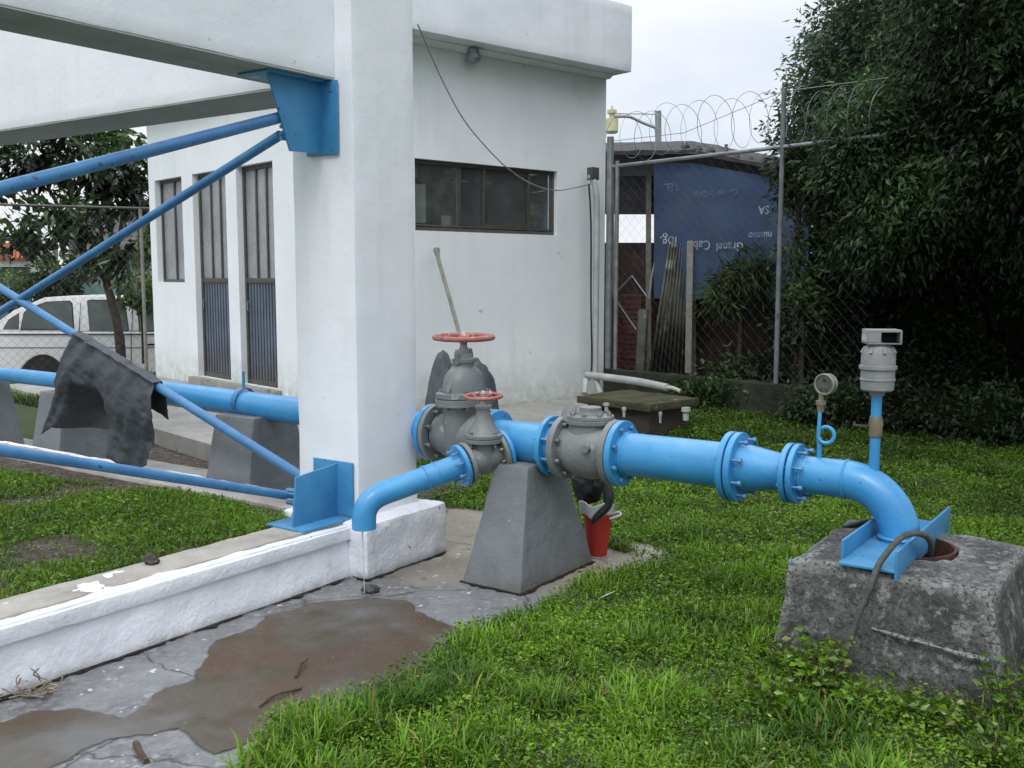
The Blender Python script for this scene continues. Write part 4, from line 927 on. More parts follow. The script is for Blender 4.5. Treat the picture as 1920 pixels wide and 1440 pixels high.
for x in (1147,1216,1300,1500):
    quadbox(MB(),x-5,x+5,312,715,.03,.07).build('post', M['wood'], sh)
b = MB(); b.hexa([SP_(1122,292,-.5),SP_(1300,288,-.5),SP_(1300,288,1.8)+Z3*.12,SP_(1122,292,1.8)+Z3*.12, SP_(1122,283,-.5),SP_(1300,281,-.5),SP_(1300,281,1.8)+Z3*.12,SP_(1122,283,1.8)+Z3*.12])
b.hexa([SP_(1300,288,-.5),SP_(1480,325,-.5),SP_(1480,325,1.8)+Z3*.12,SP_(1300,288,1.8)+Z3*.12, SP_(1300,281,-.5),SP_(1480,316,-.5),SP_(1480,316,1.8)+Z3*.12,SP_(1300,281,1.8)+Z3*.12])
b.build('roof', M['shedsheet'], sh, rough=(.015,.12,6))
quadbox(MB(),1122,1300,286,330,-.30,.04).build('fascia_board', M['shedsheet'], sh)
for i in range(7):
    p = SP_(1285+i*24, 283+i*5.2+random.uniform(-3,2), -.3+random.uniform(0,.3)); MB().lathe([(0,.05),(.05,.055),(.09,.03),(.1,0)], p, Z3, 8).build('roof_weight', M['stone'], sh)
b = MB(); b.hexa([SP_(1295,318,-.32),SP_(1500,352,-.32),SP_(1500,352,-.28),SP_(1295,318,-.28),SP_(1295,287,-.32),SP_(1500,322,-.32),SP_(1500,322,-.28),SP_(1295,287,-.28)]).build('fascia_board', M['shedsheet'], sh)
# banner hung upside down
b = MB(); nu, nv = 40, 24; vs = []; fs = []
for j in range(nv+1):
    for i in range(nu+1):
        u, v = i/nu, j/nv; px = 1226+u*290; top = 306+max(0,px-1300)*.18 ; py = top+v*(560-top)
        p = SP_(px, py, -.40+.05*math.sin(u*9+v*2)+.04*math.sin(u*23)*v+.03*noise.noise(Vector((u*6,v*4,0)))); vs.append(p)
for j in range(nv):
    for i in range(nu): fs.append((j*(nu+1)+i, j*(nu+1)+i+1, (j+1)*(nu+1)+i+1, (j+1)*(nu+1)+i))
bn = b.add(vs, fs).build('banner', M['banner'], loc=SP_(1370,560,-.2), angle=80, label='large faded blue banner hung upside down on the shed', cat='banner')
def text(body, px, py, hpx, parent, mt, rot=180):
    cu = bpy.data.curves.new('t', 'FONT'); cu.body = body; cu.align_x = 'CENTER'; cu.align_y = 'CENTER'; cu.extrude = .002; cu.size = 1
    to = bpy.data.objects.new('t', cu); COL.objects.link(to); bpy.context.view_layer.update()
    me = bpy.data.meshes.new_from_object(to); bpy.data.objects.remove(to)
    c = SP_(px, py, -.49); e = (SP_(px+10, py, -.49)-c); e.z = 0; e.normalize()
    s = hpx/ (F/ c.y)*1.35
    Mx = Matrix((( e.x, 0, e.y, 0), (e.y, 0, -e.x, 0), (0, 1, 0, 0), (0,0,0,1)))
    Mx = Matrix.Translation(c-ORG[parent.name]) @ Mx @ Matrix.Rotation(R(rot), 4, 'Z') @ Matrix.Scale(s, 4)
    me.transform(Mx); me.materials.append(M[mt])
    o = bpy.data.objects.new('lettering', me); COL.objects.link(o); o.parent = parent; return o
text('Granel', 1368, 462, 17, bn, 'bannerink'); text('Cabe', 1311, 459, 18, bn, 'bannerink'); text('log.', 1253, 452, 21, bn, 'bannerink')
text('nuasno', 1425, 441, 14, bn, 'bannerink'); text('Central de Carga', 1340, 362, 11, bn, 'faintink'); text('TEL.', 1258, 350, 15, bn, 'faintink')
text('SA', 1432, 393, 16, bn, 'bannerink')
MB().tube([SP_(1228,305,-.3), SP_(1229,440,-.3), SP_(1231,478,-.3), SP_(1222,520,-.3), SP_(1217,560,-.3)], .014, 8).build('rope', M['pvc'], loc=SP_(1229,440,-.3), label='pale hem rope hanging down the left edge of the blue banner', cat='rope')
# corrugated sheet leaning in front of the banner
b = MB(); vs = []; n = 70
for k, z in enumerate((700, 455)):
    for i in range(n+1):
        u = i/n; vs.append(SP_((1216 if k == 0 else 1254)+u*(1290-1216 if k == 0 else 44), z+(0 if k == 0 else 2*u), -.62+.035*math.cos(u*9*2*math.pi)+(.25 if k else 0)))
b.add(vs, [(i, i+1, n+2+i, n+1+i) for i in range(n)]); o = b.build('corrugated_sheet', M['corr'], loc=SP_(1260,700,-.6), label='mouldy corrugated sheet leaning upright in front of the blue banner', cat='corrugated sheet'); o.modifiers.new('s','SOLIDIFY').thickness = .01
MB().bar(SP_(1294,452,-.55), SP_(1290,700,-.75), .075, .06).build('plank', M['wood'], loc=SP_(1290,700,-.7), bevel=.006, label='grey plank standing at the right edge of the corrugated sheet', cat='plank')
MB().bar(SP_(1207,580,-.75), SP_(1201,700,-.85), .11, .09).build('concrete_post', M['corr'], loc=SP_(1201,700,-.8), bevel=.01, label='short grey concrete post at the left of the corrugated sheet', cat='post')
# brick stack of individual bricks in one weathered heap
bp_ = thing('brick_stack', 'stack of red bricks behind the left end of the fence', 'brick stack', SP_(1172,700,-.6))
for r_ in range(16):
    b = MB(); c = SP_(1175+random.uniform(-4,4), 696-r_*9.3, -.55)
    for s in (-.125, .125): b.box(c+Vector((W2[0],W2[1],0))*-s+Vector((random.uniform(-.01,.01),0,0)), .235, .11, .058, (.90,-.43))
    b.build('brick_course', M['brick'], bp_, bevel=.004)
b = MB(); wp = [SP_(1150,555,-.9), SP_(1185,517,-.85), SP_(1213,556,-.85)]; b.tube(wp, .009, 6); b.tube([wp[0], SP_(1193,618,-.9)], .010, 6)
b.build('wire_frame', M['galv'], loc=SP_(1193,618,-.9), label='bent wire frame propped in front of the red bricks', cat='wire frame')
# street lamp beyond
sl = thing('street_lamp', 'street lamp on a thin pole beyond the razor wire', 'street lamp', P(1236,560,19))
MB().tube([P(1236,560,19), P(1234,208,19)], .06, 12).build('pole', M['galv'], sl)
MB().tube(smooth([P(1236,242,19), P(1205,230,19), P(1180,219,19), P(1150,219,19)]), .028, 10).build('arm', M['galv'], sl)
MB().tube([P(1232,214,19), P(1155,213,19)], .010, 8).build('stay', M['galv'], sl)
MB().lathe([(0,.09),(.03,.12),(.26,.12),(.27,.05),(.34,.05),(.36,.09),(.42,.09),(.43,.03),(.5,.02)], P(1147,250,19), Z3, 16).build('lantern', M['lamp'], sl, angle=40)

# ---------------------------------------------------------------- tank with lid
tk = thing('brick_tank', 'low brick tank with a mossy concrete lid beside the building corner', 'tank', (1.3,9.7,.18))
Tn = Vector((1.26,9.15,0)); dL = Vector((-.665,.747,0)); dR = Vector((.747,.665,0))
def TK(l, r, z): return Tn+dL*l+dR*r+Z3*z
MB().hexa([TK(.04,.04,.0),TK(.04,.62,.0),TK(.82,.62,.0),TK(.82,.04,.0),TK(.04,.04,.345),TK(.04,.62,.345),TK(.82,.62,.345),TK(.82,.04,.345)]).build('brick_base', M['lowbrick'], tk, rough=(.01,.06,8))
MB().hexa([TK(-.02,-.02,.347),TK(-.02,.72,.347),TK(.92,.72,.347),TK(.92,-.02,.347),TK(-.02,-.02,.420),TK(-.02,.72,.420),TK(.92,.72,.420),TK(.92,-.02,.420)]).build('lid', M['mossy'], tk, bevel=.01, rough=(.006,.05,9))
for (px, py, h, w, lb) in ((1137,772,.08,.018,'white bottle stub first from the left in front of the tank'), (1170,782,.09,.014,'white bottle stub second from the left in front of the tank'), (1238,793,.10,.011,'hooked white pipe stub in front of the tank near corner'), (1286,788,.12,.030,'wide white pipe stub at the right end of the tank')):
    c = P(px, py, 9.0 if px < 1240 else 9.25)
    MB().lathe([(0,w*.9),(h*.6,w),(h*.7,w*1.5),(h,w*1.4),(h,0)], c, Z3, 14).build('pipe_stub', M['pvc'], loc=c, label=lb, cat='pipe stub')

# ---------------------------------------------------------------- parked truck beyond the left fence
TY = 18.0
def TP(px, py, d=0): return P(px, py, TY+0)+Vector((0,d,0))
trk = thing('parked_truck', 'white truck with tinted side windows parked beyond the left fence', 'truck', TP(140,860))
# outline of the side in pixels, cut with wheel arches
def arch(cx, r, y0, rev=False):
    pts = [(cx+r*math.cos(a)*1.0, y0-r*.62*math.sin(a)) for a in np.linspace(math.pi, 0, 12)]
    return pts
side = [(-150,785),(-150,640),(-140,622),(30,622),(60,622)]
low = [(-150,622),(690,624),(700,660),(700,745)]
bot = 770
b = MB()
outline = [(-170,630),(-160,621),(560,623),(590,640),(600,700),(600,770)]
prof = outline + [(478,bot)] + [(420+58*math.cos(a), 762-66*math.sin(a)) for a in np.linspace(0, math.pi, 14)] + [(362,bot),(140,bot)] + [(80+58*math.cos(a), 755-90*math.sin(a)) for a in np.linspace(0, math.pi, 16)] + [(22,bot),(-170,770)]
n = len(prof); A = [TP(x,y,0) for x,y in prof]; B = [TP(x,y,0)+Vector((0,1.75,0)) for x,y in prof]
b.add(A+B, [tuple(range(n)), tuple(range(n,2*n))[::-1]]+[(i,(i+1)%n,n+(i+1)%n,n+i) for i in range(n)])
b.build('body', M['truck'], trk, bevel=.03, bevseg=3)
for x in (80,420):
    A = [TP(x-62,662,.02),TP(x+62,662,.02)]
    MB().hexa([TP(x-64,785,.03),TP(x+64,785,.03),TP(x+64,785,.03)+Vector((0,.5,0)),TP(x-64,785,.03)+Vector((0,.5,0)),TP(x-64,655,.03),TP(x+64,655,.03),TP(x+64,655,.03)+Vector((0,.5,0)),TP(x-64,655,.03)+Vector((0,.5,0))]).build('wheel_well', M['rubber'], trk)
# cabin: tumblehome, with window openings as panes in black seals
cab_ = [(-30,621),(18,583),(75,558),(120,555),(290,556),(400,562),(470,621)]
n = len(cab_); A = [TP(x,y,.03+(621-y)*.0022) for x,y in cab_]; B = [TP(x,y)+Vector((0,1.72-(621-y)*.0022,0)) for x,y in cab_]
b = MB(); b.add(A+B, [tuple(range(n)), tuple(range(n,2*n))[::-1]]+[(i,(i+1)%n,n+(i+1)%n,n+i) for i in range(n)])
b.build('cabin', M['truck'], trk, bevel=.02)
def pane(poly, name='window'):
    def off(y, d): return .03+(621-y)*.0022+d
    cx = sum(p[0] for p in poly)/len(poly); cy = sum(p[1] for p in poly)/len(poly)
    big = [(cx+(x-cx)*1.04, cy+(y-cy)*1.06) for x,y in poly]
    MB().add([TP(x,y,off(y,-.006)) for x,y in big], [tuple(range(len(big)))]).build('window_seal', M['rubber'], trk)
    MB().add([TP(x,y,off(y,-.012)) for x,y in poly], [tuple(range(len(poly)))]).build(name, M['carglass'], trk)
pane([(38,617),(41,586),(50,578),(80,567),(122,565),(128,570),(136,617)]); pane([(4,617),(12,600),(30,588),(33,617)])
pane([(158,566),(162,564),(222,564),(228,570),(239,617),(234,622),(172,622),(168,618)])
pane([(253,567),(330,567),(345,572),(352,617),(262,621)]); pane([(368,569),(398,572),(440,612),(372,618)])
for x in (147,246,356):
    MB().bar(TP(x,624,-.001), TP(x,738,-.001), .012, .006, up=(0,-1,0)).build('door_seam', M['rubber'], trk)
    MB().bar(TP(x,568,.095), TP(x,622,.022), .010, .006, up=(0,-1,0)).build('door_seam', M['rubber'], trk)
for (x0, x1) in ((268,290),(184,192)):
    MB().bar(TP(x0,646,-.02), TP(x1,646,-.02), .03, .03).build('door_handle', M['rubber'], trk, bevel=.004)
MB().bar(TP(-160,652,-.004), TP(560,652,-.004), .006, .012).build('trim_line', M['rubber'], trk)
MB().bar(TP(-160,627,-.012), TP(480,627,-.012), .02, .018).build('belt_moulding', M['rubber'], trk)
for x in (80, 420):
    c = TP(x, 775, -.0)
    w_ = MB().lathe([(-.13,.0),(-.13,.25),(-.12,.34),(-.09,.37),(.09,.37),(.12,.34),(.13,.25)], c, (0,-1,0), 36).build('wheel', M['rubber'], trk, angle=40)
    MB().lathe([(.10,0),(.125,.05),(.125,.09),(.11,.12),(.115,.2),(.135,.22),(.131,.235)][::-1], c, (0,-1,0), 28).build('rim', M['galv'], w_, angle=30)

# ---------------------------------------------------------------- left chain link fence
H0 = P(-60,382,13.75); H1 = P(284,391,14.35)
HD = Vector((H1.x-H0.x, H1.y-H0.y, 0)); HW = HD.length; HD.normalize()
lf = thing('chain_link_fence', 'chain link fence between the building and the parked truck, with a dark top rail', 'fence', (H0.x,H0.y,.1))
MB().tube([H0, H1], .018, 10).build('rail', M['frame'], lf)
for px, y1 in ((262,H1.z),):
    q = (px+60)/344*HW; p = Vector((H0.x,H0.y,0))+HD*q
    MB().tube([p+Z3*.1, p+Z3*2.52], .026, 10).build('post', M['wood'], lf)
mesh_link(Vector((H0.x,H0.y,0)), HD, HW-.05, .15, 2.5, .125, .0014, lf)

# ---------------------------------------------------------------- far street front
fb = thing('block_house', 'grey concrete block house wall behind the tree at left', 'house', P(210,560,24))
def fbox(x0,x1,y0,y1,Y,dep,mt,par,name,bev=0):
    A = [P(x0,y1,Y),P(x1,y1,Y),P(x1,y1,Y)+Vector((0,dep,0)),P(x0,y1,Y)+Vector((0,dep,0)),P(x0,y0,Y),P(x1,y0,Y),P(x1,y0,Y)+Vector((0,dep,0)),P(x0,y0,Y)+Vector((0,dep,0))]
    return MB().hexa(A).build(name, M[mt], par, bevel=bev)
fbox(128,330,402,700,24,4,'cblock',fb,'wall'); fbox(120,336,392,401,23.9,4.2,'cblock',fb,'roof_edge')
fg = thing('garden_wall', 'sea green painted garden wall behind the truck roof', 'wall', P(160,620,23.4)); fbox(96,232,533,700,23.4,.2,'fargreen',fg,'wall'); fbox(138,146,528,700,23.35,.04,'frame',fg,'gate_post')
fh = thing('tiled_house', 'small house with orange tiled roof and white eave at the left edge', 'house', P(0,560,25))
fbox(-120,56,500,700,25,4,'farblue',fh,'wall'); fbox(-124,50,488,500,24.7,.3,'farwhite',fh,'eave')
b = MB(); b.add([P(-124,488,24.6),P(50,488,24.6),P(58,456,26.5),P(-124,452,26.5)], [(0,1,2,3)]); b.build('roof', M['tile'], fh)
for x in range(-110, 52, 9): MB().tube([P(x,486,24.58), P(x*1.0+1,456,26.5)], .045, 6).build('roof_tile_ridge', M['tile'], fh)
fw = thing('gate_pillar', 'pale pillar with ring shaped openings beside the orange roofed house', 'pillar', P(85,560,24.5))
fbox(56,74,458,700,24.5,.3,'soffit',fw,'pillar'); fbox(74,102,446,700,24.55,.2,'farwhite',fw,'panel')
for (x, y) in ((82,462),(95,466),(86,512)): MB().torus(P(x,y,24.5), (0,1,0), .085, .022, 20, 6).build('ring', M['farwhite'], fw); MB().lathe([(0,0),(0,.075)], P(x,y,24.53), (0,-1,0), 16).build('opening', M['dark'], fw)

# ---------------------------------------------------------------- foliage
def leafmesh(name, base, dirs, lens, wids, cols, mat_, parent=None, loc=None, fold=.25, up=None, **tg):
    """each leaf is a six-point blade bent along its middle"""
    n = len(base); d = dirs/np.linalg.norm(dirs, axis=1, keepdims=True)
    r = rng.normal(size=(n,3)); s = np.cross(d, r); s /= np.linalg.norm(s, axis=1, keepdims=True)+1e-9
    nn = np.cross(s, d)
    L_ = lens[:,None]; W_ = wids[:,None]
    p0 = base; p1 = base+d*L_*.38+s*W_*.5+nn*W_*fold; p2 = base+d*L_*.38-s*W_*.5+nn*W_*fold
    tip = base+d*L_-nn*L_*.10+np.array([0,0,-.0])*L_; mid = base+d*L_*.42
    V = np.stack([p0,p1,tip,p2,mid], 1).reshape(-1,3)
    i = np.arange(n)*5
    Fc = np.stack([np.stack([i,i+1,i+4],1), np.stack([i+1,i+2,i+4],1), np.stack([i+2,i+3,i+4],1), np.stack([i+3,i,i+4],1)], 1).reshape(-1,3)
    return rawmesh(name, V, Fc, np.repeat(cols, 5, axis=0), mat_, parent, loc, **tg)
def rawmesh(name, V, Fc, vc, mat_, parent=None, loc=None, **tg):
    org = ORG[parent.name] if parent else Vector(loc) if loc is not None else Vector((0,0,0))
    V = V-np.array(org)
    me = bpy.data.meshes.new(name); me.vertices.add(len(V)); me.vertices.foreach_set('co', V.astype(np.float32).ravel())
    nf = len(Fc); k = Fc.shape[1]
    me.loops.add(nf*k); me.loops.foreach_set('vertex_index', Fc.astype(np.int32).ravel())
    me.polygons.add(nf); me.polygons.foreach_set('loop_start', (np.arange(nf)*k).astype(np.int32)); me.polygons.foreach_set('loop_total', np.full(nf, k, np.int32))
    me.polygons.foreach_set('use_smooth', np.ones(nf, bool)); me.update()
    ca = me.color_attributes.new('Col', 'FLOAT_COLOR', 'POINT'); c4 = np.ones((len(V),4), np.float32); c4[:,:3] = vc; ca.data.foreach_set('color', c4.ravel())
    me.materials.append(mat_)
    o = bpy.data.objects.new(name, me); COL.objects.link(o)
    if parent: o.parent = parent
    else: o.location = org
    ORG[o.name] = org
    if tg: tag(o, **tg)
    return o
def crownpts(clumps, ntw, nleaf, spread, shell=.55):
    """twig centres inside ellipsoid clumps (mostly near their skin), leaves round each twig"""
    B = []; D = []; K_ = []
    for (c, r, wgt) in clumps:
        n = max(1, int(ntw*wgt)); c = np.array(c); r = np.array(r)
        u = rng.normal(size=(n,3)); u /= np.linalg.norm(u, axis=1, keepdims=True)
        rad = rng.uniform(shell, 1.0, (n,1)); tw = c+u*rad*r
        td = u+rng.normal(size=(n,3))*.5+np.array([0,0,-.35]); td /= np.linalg.norm(td, axis=1, keepdims=True)
        lv = rng.uniform(-.5, 1, (n,nleaf,1))*spread
        base = tw[:,None,:]+td[:,None,:]*lv+np.clip(rng.normal(size=(n,nleaf,3)),-1.5,1.5)*spread*.22
        dd = td[:,None,:]*.9+rng.normal(size=(n,nleaf,3))*.65+np.array([0,0,-.45])
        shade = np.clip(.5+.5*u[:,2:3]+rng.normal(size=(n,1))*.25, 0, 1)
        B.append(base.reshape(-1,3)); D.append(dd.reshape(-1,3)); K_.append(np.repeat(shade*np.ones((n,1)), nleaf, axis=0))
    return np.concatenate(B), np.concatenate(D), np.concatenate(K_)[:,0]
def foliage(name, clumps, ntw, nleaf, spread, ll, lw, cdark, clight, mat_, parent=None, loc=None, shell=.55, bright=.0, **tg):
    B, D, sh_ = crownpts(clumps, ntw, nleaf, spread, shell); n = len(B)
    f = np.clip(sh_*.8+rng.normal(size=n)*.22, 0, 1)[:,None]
    col = np.array(cdark)*(1-f)+np.array(clight)*f; ps = np.array([noise.noise(Vector(b_)*1.1) for b_ in B]); hz = np.clip((.42-B[:,0]/np.maximum(B[:,1],1))*5,0,1)*np.clip((B[:,2]-2.2)/1.2,0,1)*(B[:,0]>0); col = col*(1-.45*hz[:,None])+np.array((.10,.125,.115))*.45*hz[:,None]; col *= np.clip(1+ps*1.5,.35,2.2)[:,None]*rng.uniform(.75,1.25,(n,1))  # hz paints lens haze in: paler grey leaves high on the left side
    lens = ll*rng.uniform(.6,1.25,n); return leafmesh(name, B, D, lens, lens*lw*rng.uniform(.8,1.2,n), col, mat_, parent, loc, **tg)
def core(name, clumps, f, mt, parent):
    """dark blobs added inside the leaf clumps to block light"""
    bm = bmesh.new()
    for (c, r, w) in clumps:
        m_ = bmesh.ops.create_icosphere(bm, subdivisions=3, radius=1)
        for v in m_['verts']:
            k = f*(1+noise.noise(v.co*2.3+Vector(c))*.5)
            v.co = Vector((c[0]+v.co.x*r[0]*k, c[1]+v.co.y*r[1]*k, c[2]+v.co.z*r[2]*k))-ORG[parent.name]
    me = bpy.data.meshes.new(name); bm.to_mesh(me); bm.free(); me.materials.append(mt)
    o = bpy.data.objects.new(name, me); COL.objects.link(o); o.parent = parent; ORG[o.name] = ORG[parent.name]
M['core'] = mat('crown_shade_core', (.006,.010,.005), (.012,.018,.008), 3, 1.0, .0, 8, .1, .0)  # near-black colour of the added light-blocking blobs
def limbs(parent, trunkpts, radii, branches):
    o = MB().tube(smooth(trunkpts, 4), list(np.interp(np.linspace(0,1,(len(trunkpts)-1)*4+1), np.linspace(0,1,len(radii)), radii)), 12).build('trunk', M['bark'], parent, rough=(.01,.12,8))
    for (pts, r0) in branches:
        MB().tube(smooth(pts, 4), list(np.linspace(r0, r0*.3, (len(pts)-1)*4+1)), 8).build('limb', M['bark'], parent)
DG = (.012,.026,.010); MG = (.035,.075,.018); LG = (.075,.15,.022)
# big tree on the right: hangs over the hedge
rt = thing('broad_tree', 'large dark leafy tree overhanging the lawn at the right', 'tree', (6.2,11.3,.15))
cl = [(P(1580,225,12.0),(.72,.8,.75),1.0),(P(1640,100,12.0),(.85,.9,.8),1.1),(P(1745,10,11.6),(.95,1.0,.9),1.3),(P(1700,230,11.8),(1.0,1,1.0),1.4),(P(1830,120,10.6),(1.1,1.1,1.1),1.6),(P(1860,320,11.0),(1.2,1.1,1.1),1.6),
      (P(1640,340,12.0),(.8,.9,.8),1.0),(P(1740,420,11.6),(1.0,1.0,.9),1.2),(P(1860,30,9.4),(.9,1,.8),1.2),(P(1960,250,9.2),(1.2,1.2,1.3),1.5),(P(2060,60,9.5),(1.6,1.6,1.4),1.5),(P(1830,-110,11.5),(1.15,1.4,1.0),1.0),(P(2250,200,10),(1.8,1.8,2.0),1.2),(P(2000,-250,10),(2.2,2,1.4),1.0)]  # last clump lies out of view, added to shade the right side
cl += [(P(1600,330,9.9),(.26,.3,.35),.5),(P(1650,250,9.8),(.45,.4,.5),.7),(P(1700,400,9.6),(.5,.4,.5),.7),(P(1640,430,9.8),(.35,.3,.4),.5),(Vector((4.6,6.9,5.0)),(1.7,1.7,.9),1.3),(Vector((5.8,4.6,4.8)),(1.9,1.9,1.0),1.3),(Vector((4.4,9.4,5.4)),(1.3,1.4,.6),.8),(Vector((3.7,3.4,4.2)),(1.5,1.6,.7),1.2),(Vector((3.3,5.4,4.6)),(1.2,1.3,.7),.9),(Vector((5.2,2.4,3.9)),(1.6,1.6,.9),1.0)]  # the high clumps overhead are unseen, added to shade lawn and block
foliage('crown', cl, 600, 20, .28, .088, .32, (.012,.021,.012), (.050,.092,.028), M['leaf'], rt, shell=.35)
core('crown_light_blocker', [cl[i] for i in (3,4,5,7,9,10,12)], .55, M['core'], rt)
limbs(rt, [Vector((6.2,11.3,.1)), Vector((6.1,11.3,1.4)), Vector((5.9,11.4,2.6)), Vector((5.5,11.5,4.2))], [.24,.19,.15,.07],
      [([Vector((6.05,11.3,1.6)), P(1780,300,11.4), P(1640,220,11.9), P(1580,180,12)], .09), ([Vector((5.95,11.4,2.4)), P(1820,150,11), P(1760,0,11.4)], .08), ([Vector((6.1,11.3,2.0)), Vector((5.9,8.5,4.4)), Vector((5.0,5.8,4.9)), Vector((4.0,3.6,4.5))], .10), ([Vector((6.1,11.3,1.5)), P(1900,250,10.2), P(1900,80,9.6)], .09)])  # third limb is added to carry the unseen shading clumps
# hedge and bushes below the tree
def bush(name, clumps, label, ntw, ll=.078, lw=.42, cd=(.007,.012,.007), clt=(.024,.042,.014), cat='bush', nl=12, spr=.2, f=.8, cr=True, group=None):
    c = clumps[0][0]; o = thing(name, label, cat, (c[0],c[1],.15), group)
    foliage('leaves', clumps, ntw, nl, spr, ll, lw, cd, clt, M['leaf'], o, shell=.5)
    if cr: core('bush_light_blocker', clumps, f, M['core'], o)
    MB().tube([Vector((c[0],c[1],.1)), Vector((c[0],c[1],max(.3,c[2])))], [.04,.02], 6).build('stem', M['bark'], o)
    return o
bush('bush', [(P(1530,640,10.9),(.42,.5,.75),1),(P(1575,500,11.2),(.40,.5,.6),1),(P(1610,400,11.4),(.5,.6,.6),1.1),(P(1575,580,11.1),(.36,.5,.6),1),(P(1490,690,10.6),(.3,.3,.3),.5)], 'dark bush filling the gap right of the blue banner', 420)
bush('bush', [(P(1620,600,11.2),(.7,.6,.95),1.2),(P(1660,480,11.3),(.8,.7,.8),1.2),(P(1560,730,10.7),(.5,.4,.35),.7)], 'dark bush behind the pressure gauge', 420)
bush('bush', [(P(1760,600,11.0),(.8,.7,1.1),1.4),(P(1800,470,11.0),(.8,.7,.9),1.2),(P(1700,720,10.6),(.6,.45,.4),.8)], 'dark bush right of the air valve', 420)
bush('bush', [(P(1920,560,10.8),(.9,.8,1.3),1.4),(P(2060,520,10.6),(1.1,.9,1.5),1.4),(P(1860,720,10.6),(.8,.5,.5),.9),(P(2200,640,9.8),(1.3,1,1.4),1.0)], 'dark bush at the right edge of the photo', 420)
bush('bush', [(P(1560,765,9.9),(.45,.3,.22),.7),(P(1660,775,9.7),(.5,.3,.22),.7),(P(1770,785,9.5),(.55,.3,.24),.7),(P(1890,795,9.3),(.6,.35,.28),.8),(P(2020,800,9.1),(.6,.4,.3),.6)], 'row of low dark undergrowth where the lawn meets the trees', 330, .075, cat='undergrowth')
bush('climbing_plant', [(P(1500,335,10.4),(.20,.2,.16),.5),(P(1490,300,10.4),(.14,.15,.10),.3),(P(1530,370,10.6),(.3,.2,.2),.5)], 'pale green climber topping the fence post', 200, .09, .35, (.03,.06,.02), (.10,.17,.04), 'climber', cr=False)
bush('shrub', [(P(1390,530,11.6),(.22,.2,.13),.45),(P(1350,555,11.6),(.12,.12,.10),.2),(P(1425,515,11.5),(.14,.14,.22),.3)], 'spiky green shrub standing before the blue banner', 260, .15, .13, (.02,.04,.012), (.08,.12,.03), 'shrub', cr=False)
bush('shrub', [(P(1400,700,10.9),(.40,.2,.14),.6),(P(1340,735,10.6),(.35,.2,.10),.6)], 'low dark weeds at the foot of the mossy wall', 160, .08, .4, (.01,.02,.008), (.04,.08,.02), 'weeds', cr=False)
bush('shrub', [(P(1505,590,10.3),(.12,.12,.4),.35),(P(1500,470,10.35),(.08,.1,.25),.2)], 'leafy creeper climbing the right fence post', 160, .08, .4, (.015,.03,.01), (.06,.10,.03), 'creeper', cr=False)
# left street tree and foliage behind it
lt = thing('street_tree', 'thin forked tree with big glossy leaves in front of the parked truck', 'tree', P(230,700,15.4))
lcl = [(P(60,300,15.8),(.75,.6,.45),1.1),(P(190,310,15.6),(.7,.6,.5),1.2),(P(120,410,15.6),(.6,.5,.35),.7),(P(40,440,15.8),(.4,.5,.3),.5),(P(230,360,15.6),(.5,.4,.5),.7),(P(185,475,15.5),(.4,.4,.22),.32),(P(240,490,15.4),(.25,.3,.2),.2),(P(-60,360,15.8),(.7,.6,.6),.6),(P(130,230,15.8),(1.1,.6,.35),.8)]
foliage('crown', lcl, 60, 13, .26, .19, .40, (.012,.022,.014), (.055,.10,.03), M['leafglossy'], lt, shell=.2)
limbs(lt, [P(229,690,15.4), P(222,620,15.4), P(208,560,15.4), P(197,520,15.4)], [.075,.065,.06,.055],
      [([P(198,525,15.4), P(170,485,15.5), P(140,440,15.6), P(90,350,15.7), P(60,280,15.8)], .05), ([P(199,522,15.4), P(215,480,15.4), P(228,420,15.5), P(232,340,15.6), P(235,270,15.6)], .05), ([P(205,500,15.4), P(185,420,15.5), P(165,330,15.6)], .03)])
bush('bush', [(P(265,545,17.0),(.3,.3,.25),.5),(P(280,470,17.2),(.25,.3,.3),.4)], 'small yellow green bush between the truck roof and the building', 200, .10, .4, (.04,.07,.015), (.13,.18,.04), 'bush', cr=False)
bush('bush', [(P(20,540,22.5),(.8,.5,.3),.7),(P(110,520,22.5),(.6,.5,.4),.6)], 'loose bushes in front of the far street houses', 220, .14, .4, (.03,.05,.02), (.12,.16,.06), 'bush', cr=False)

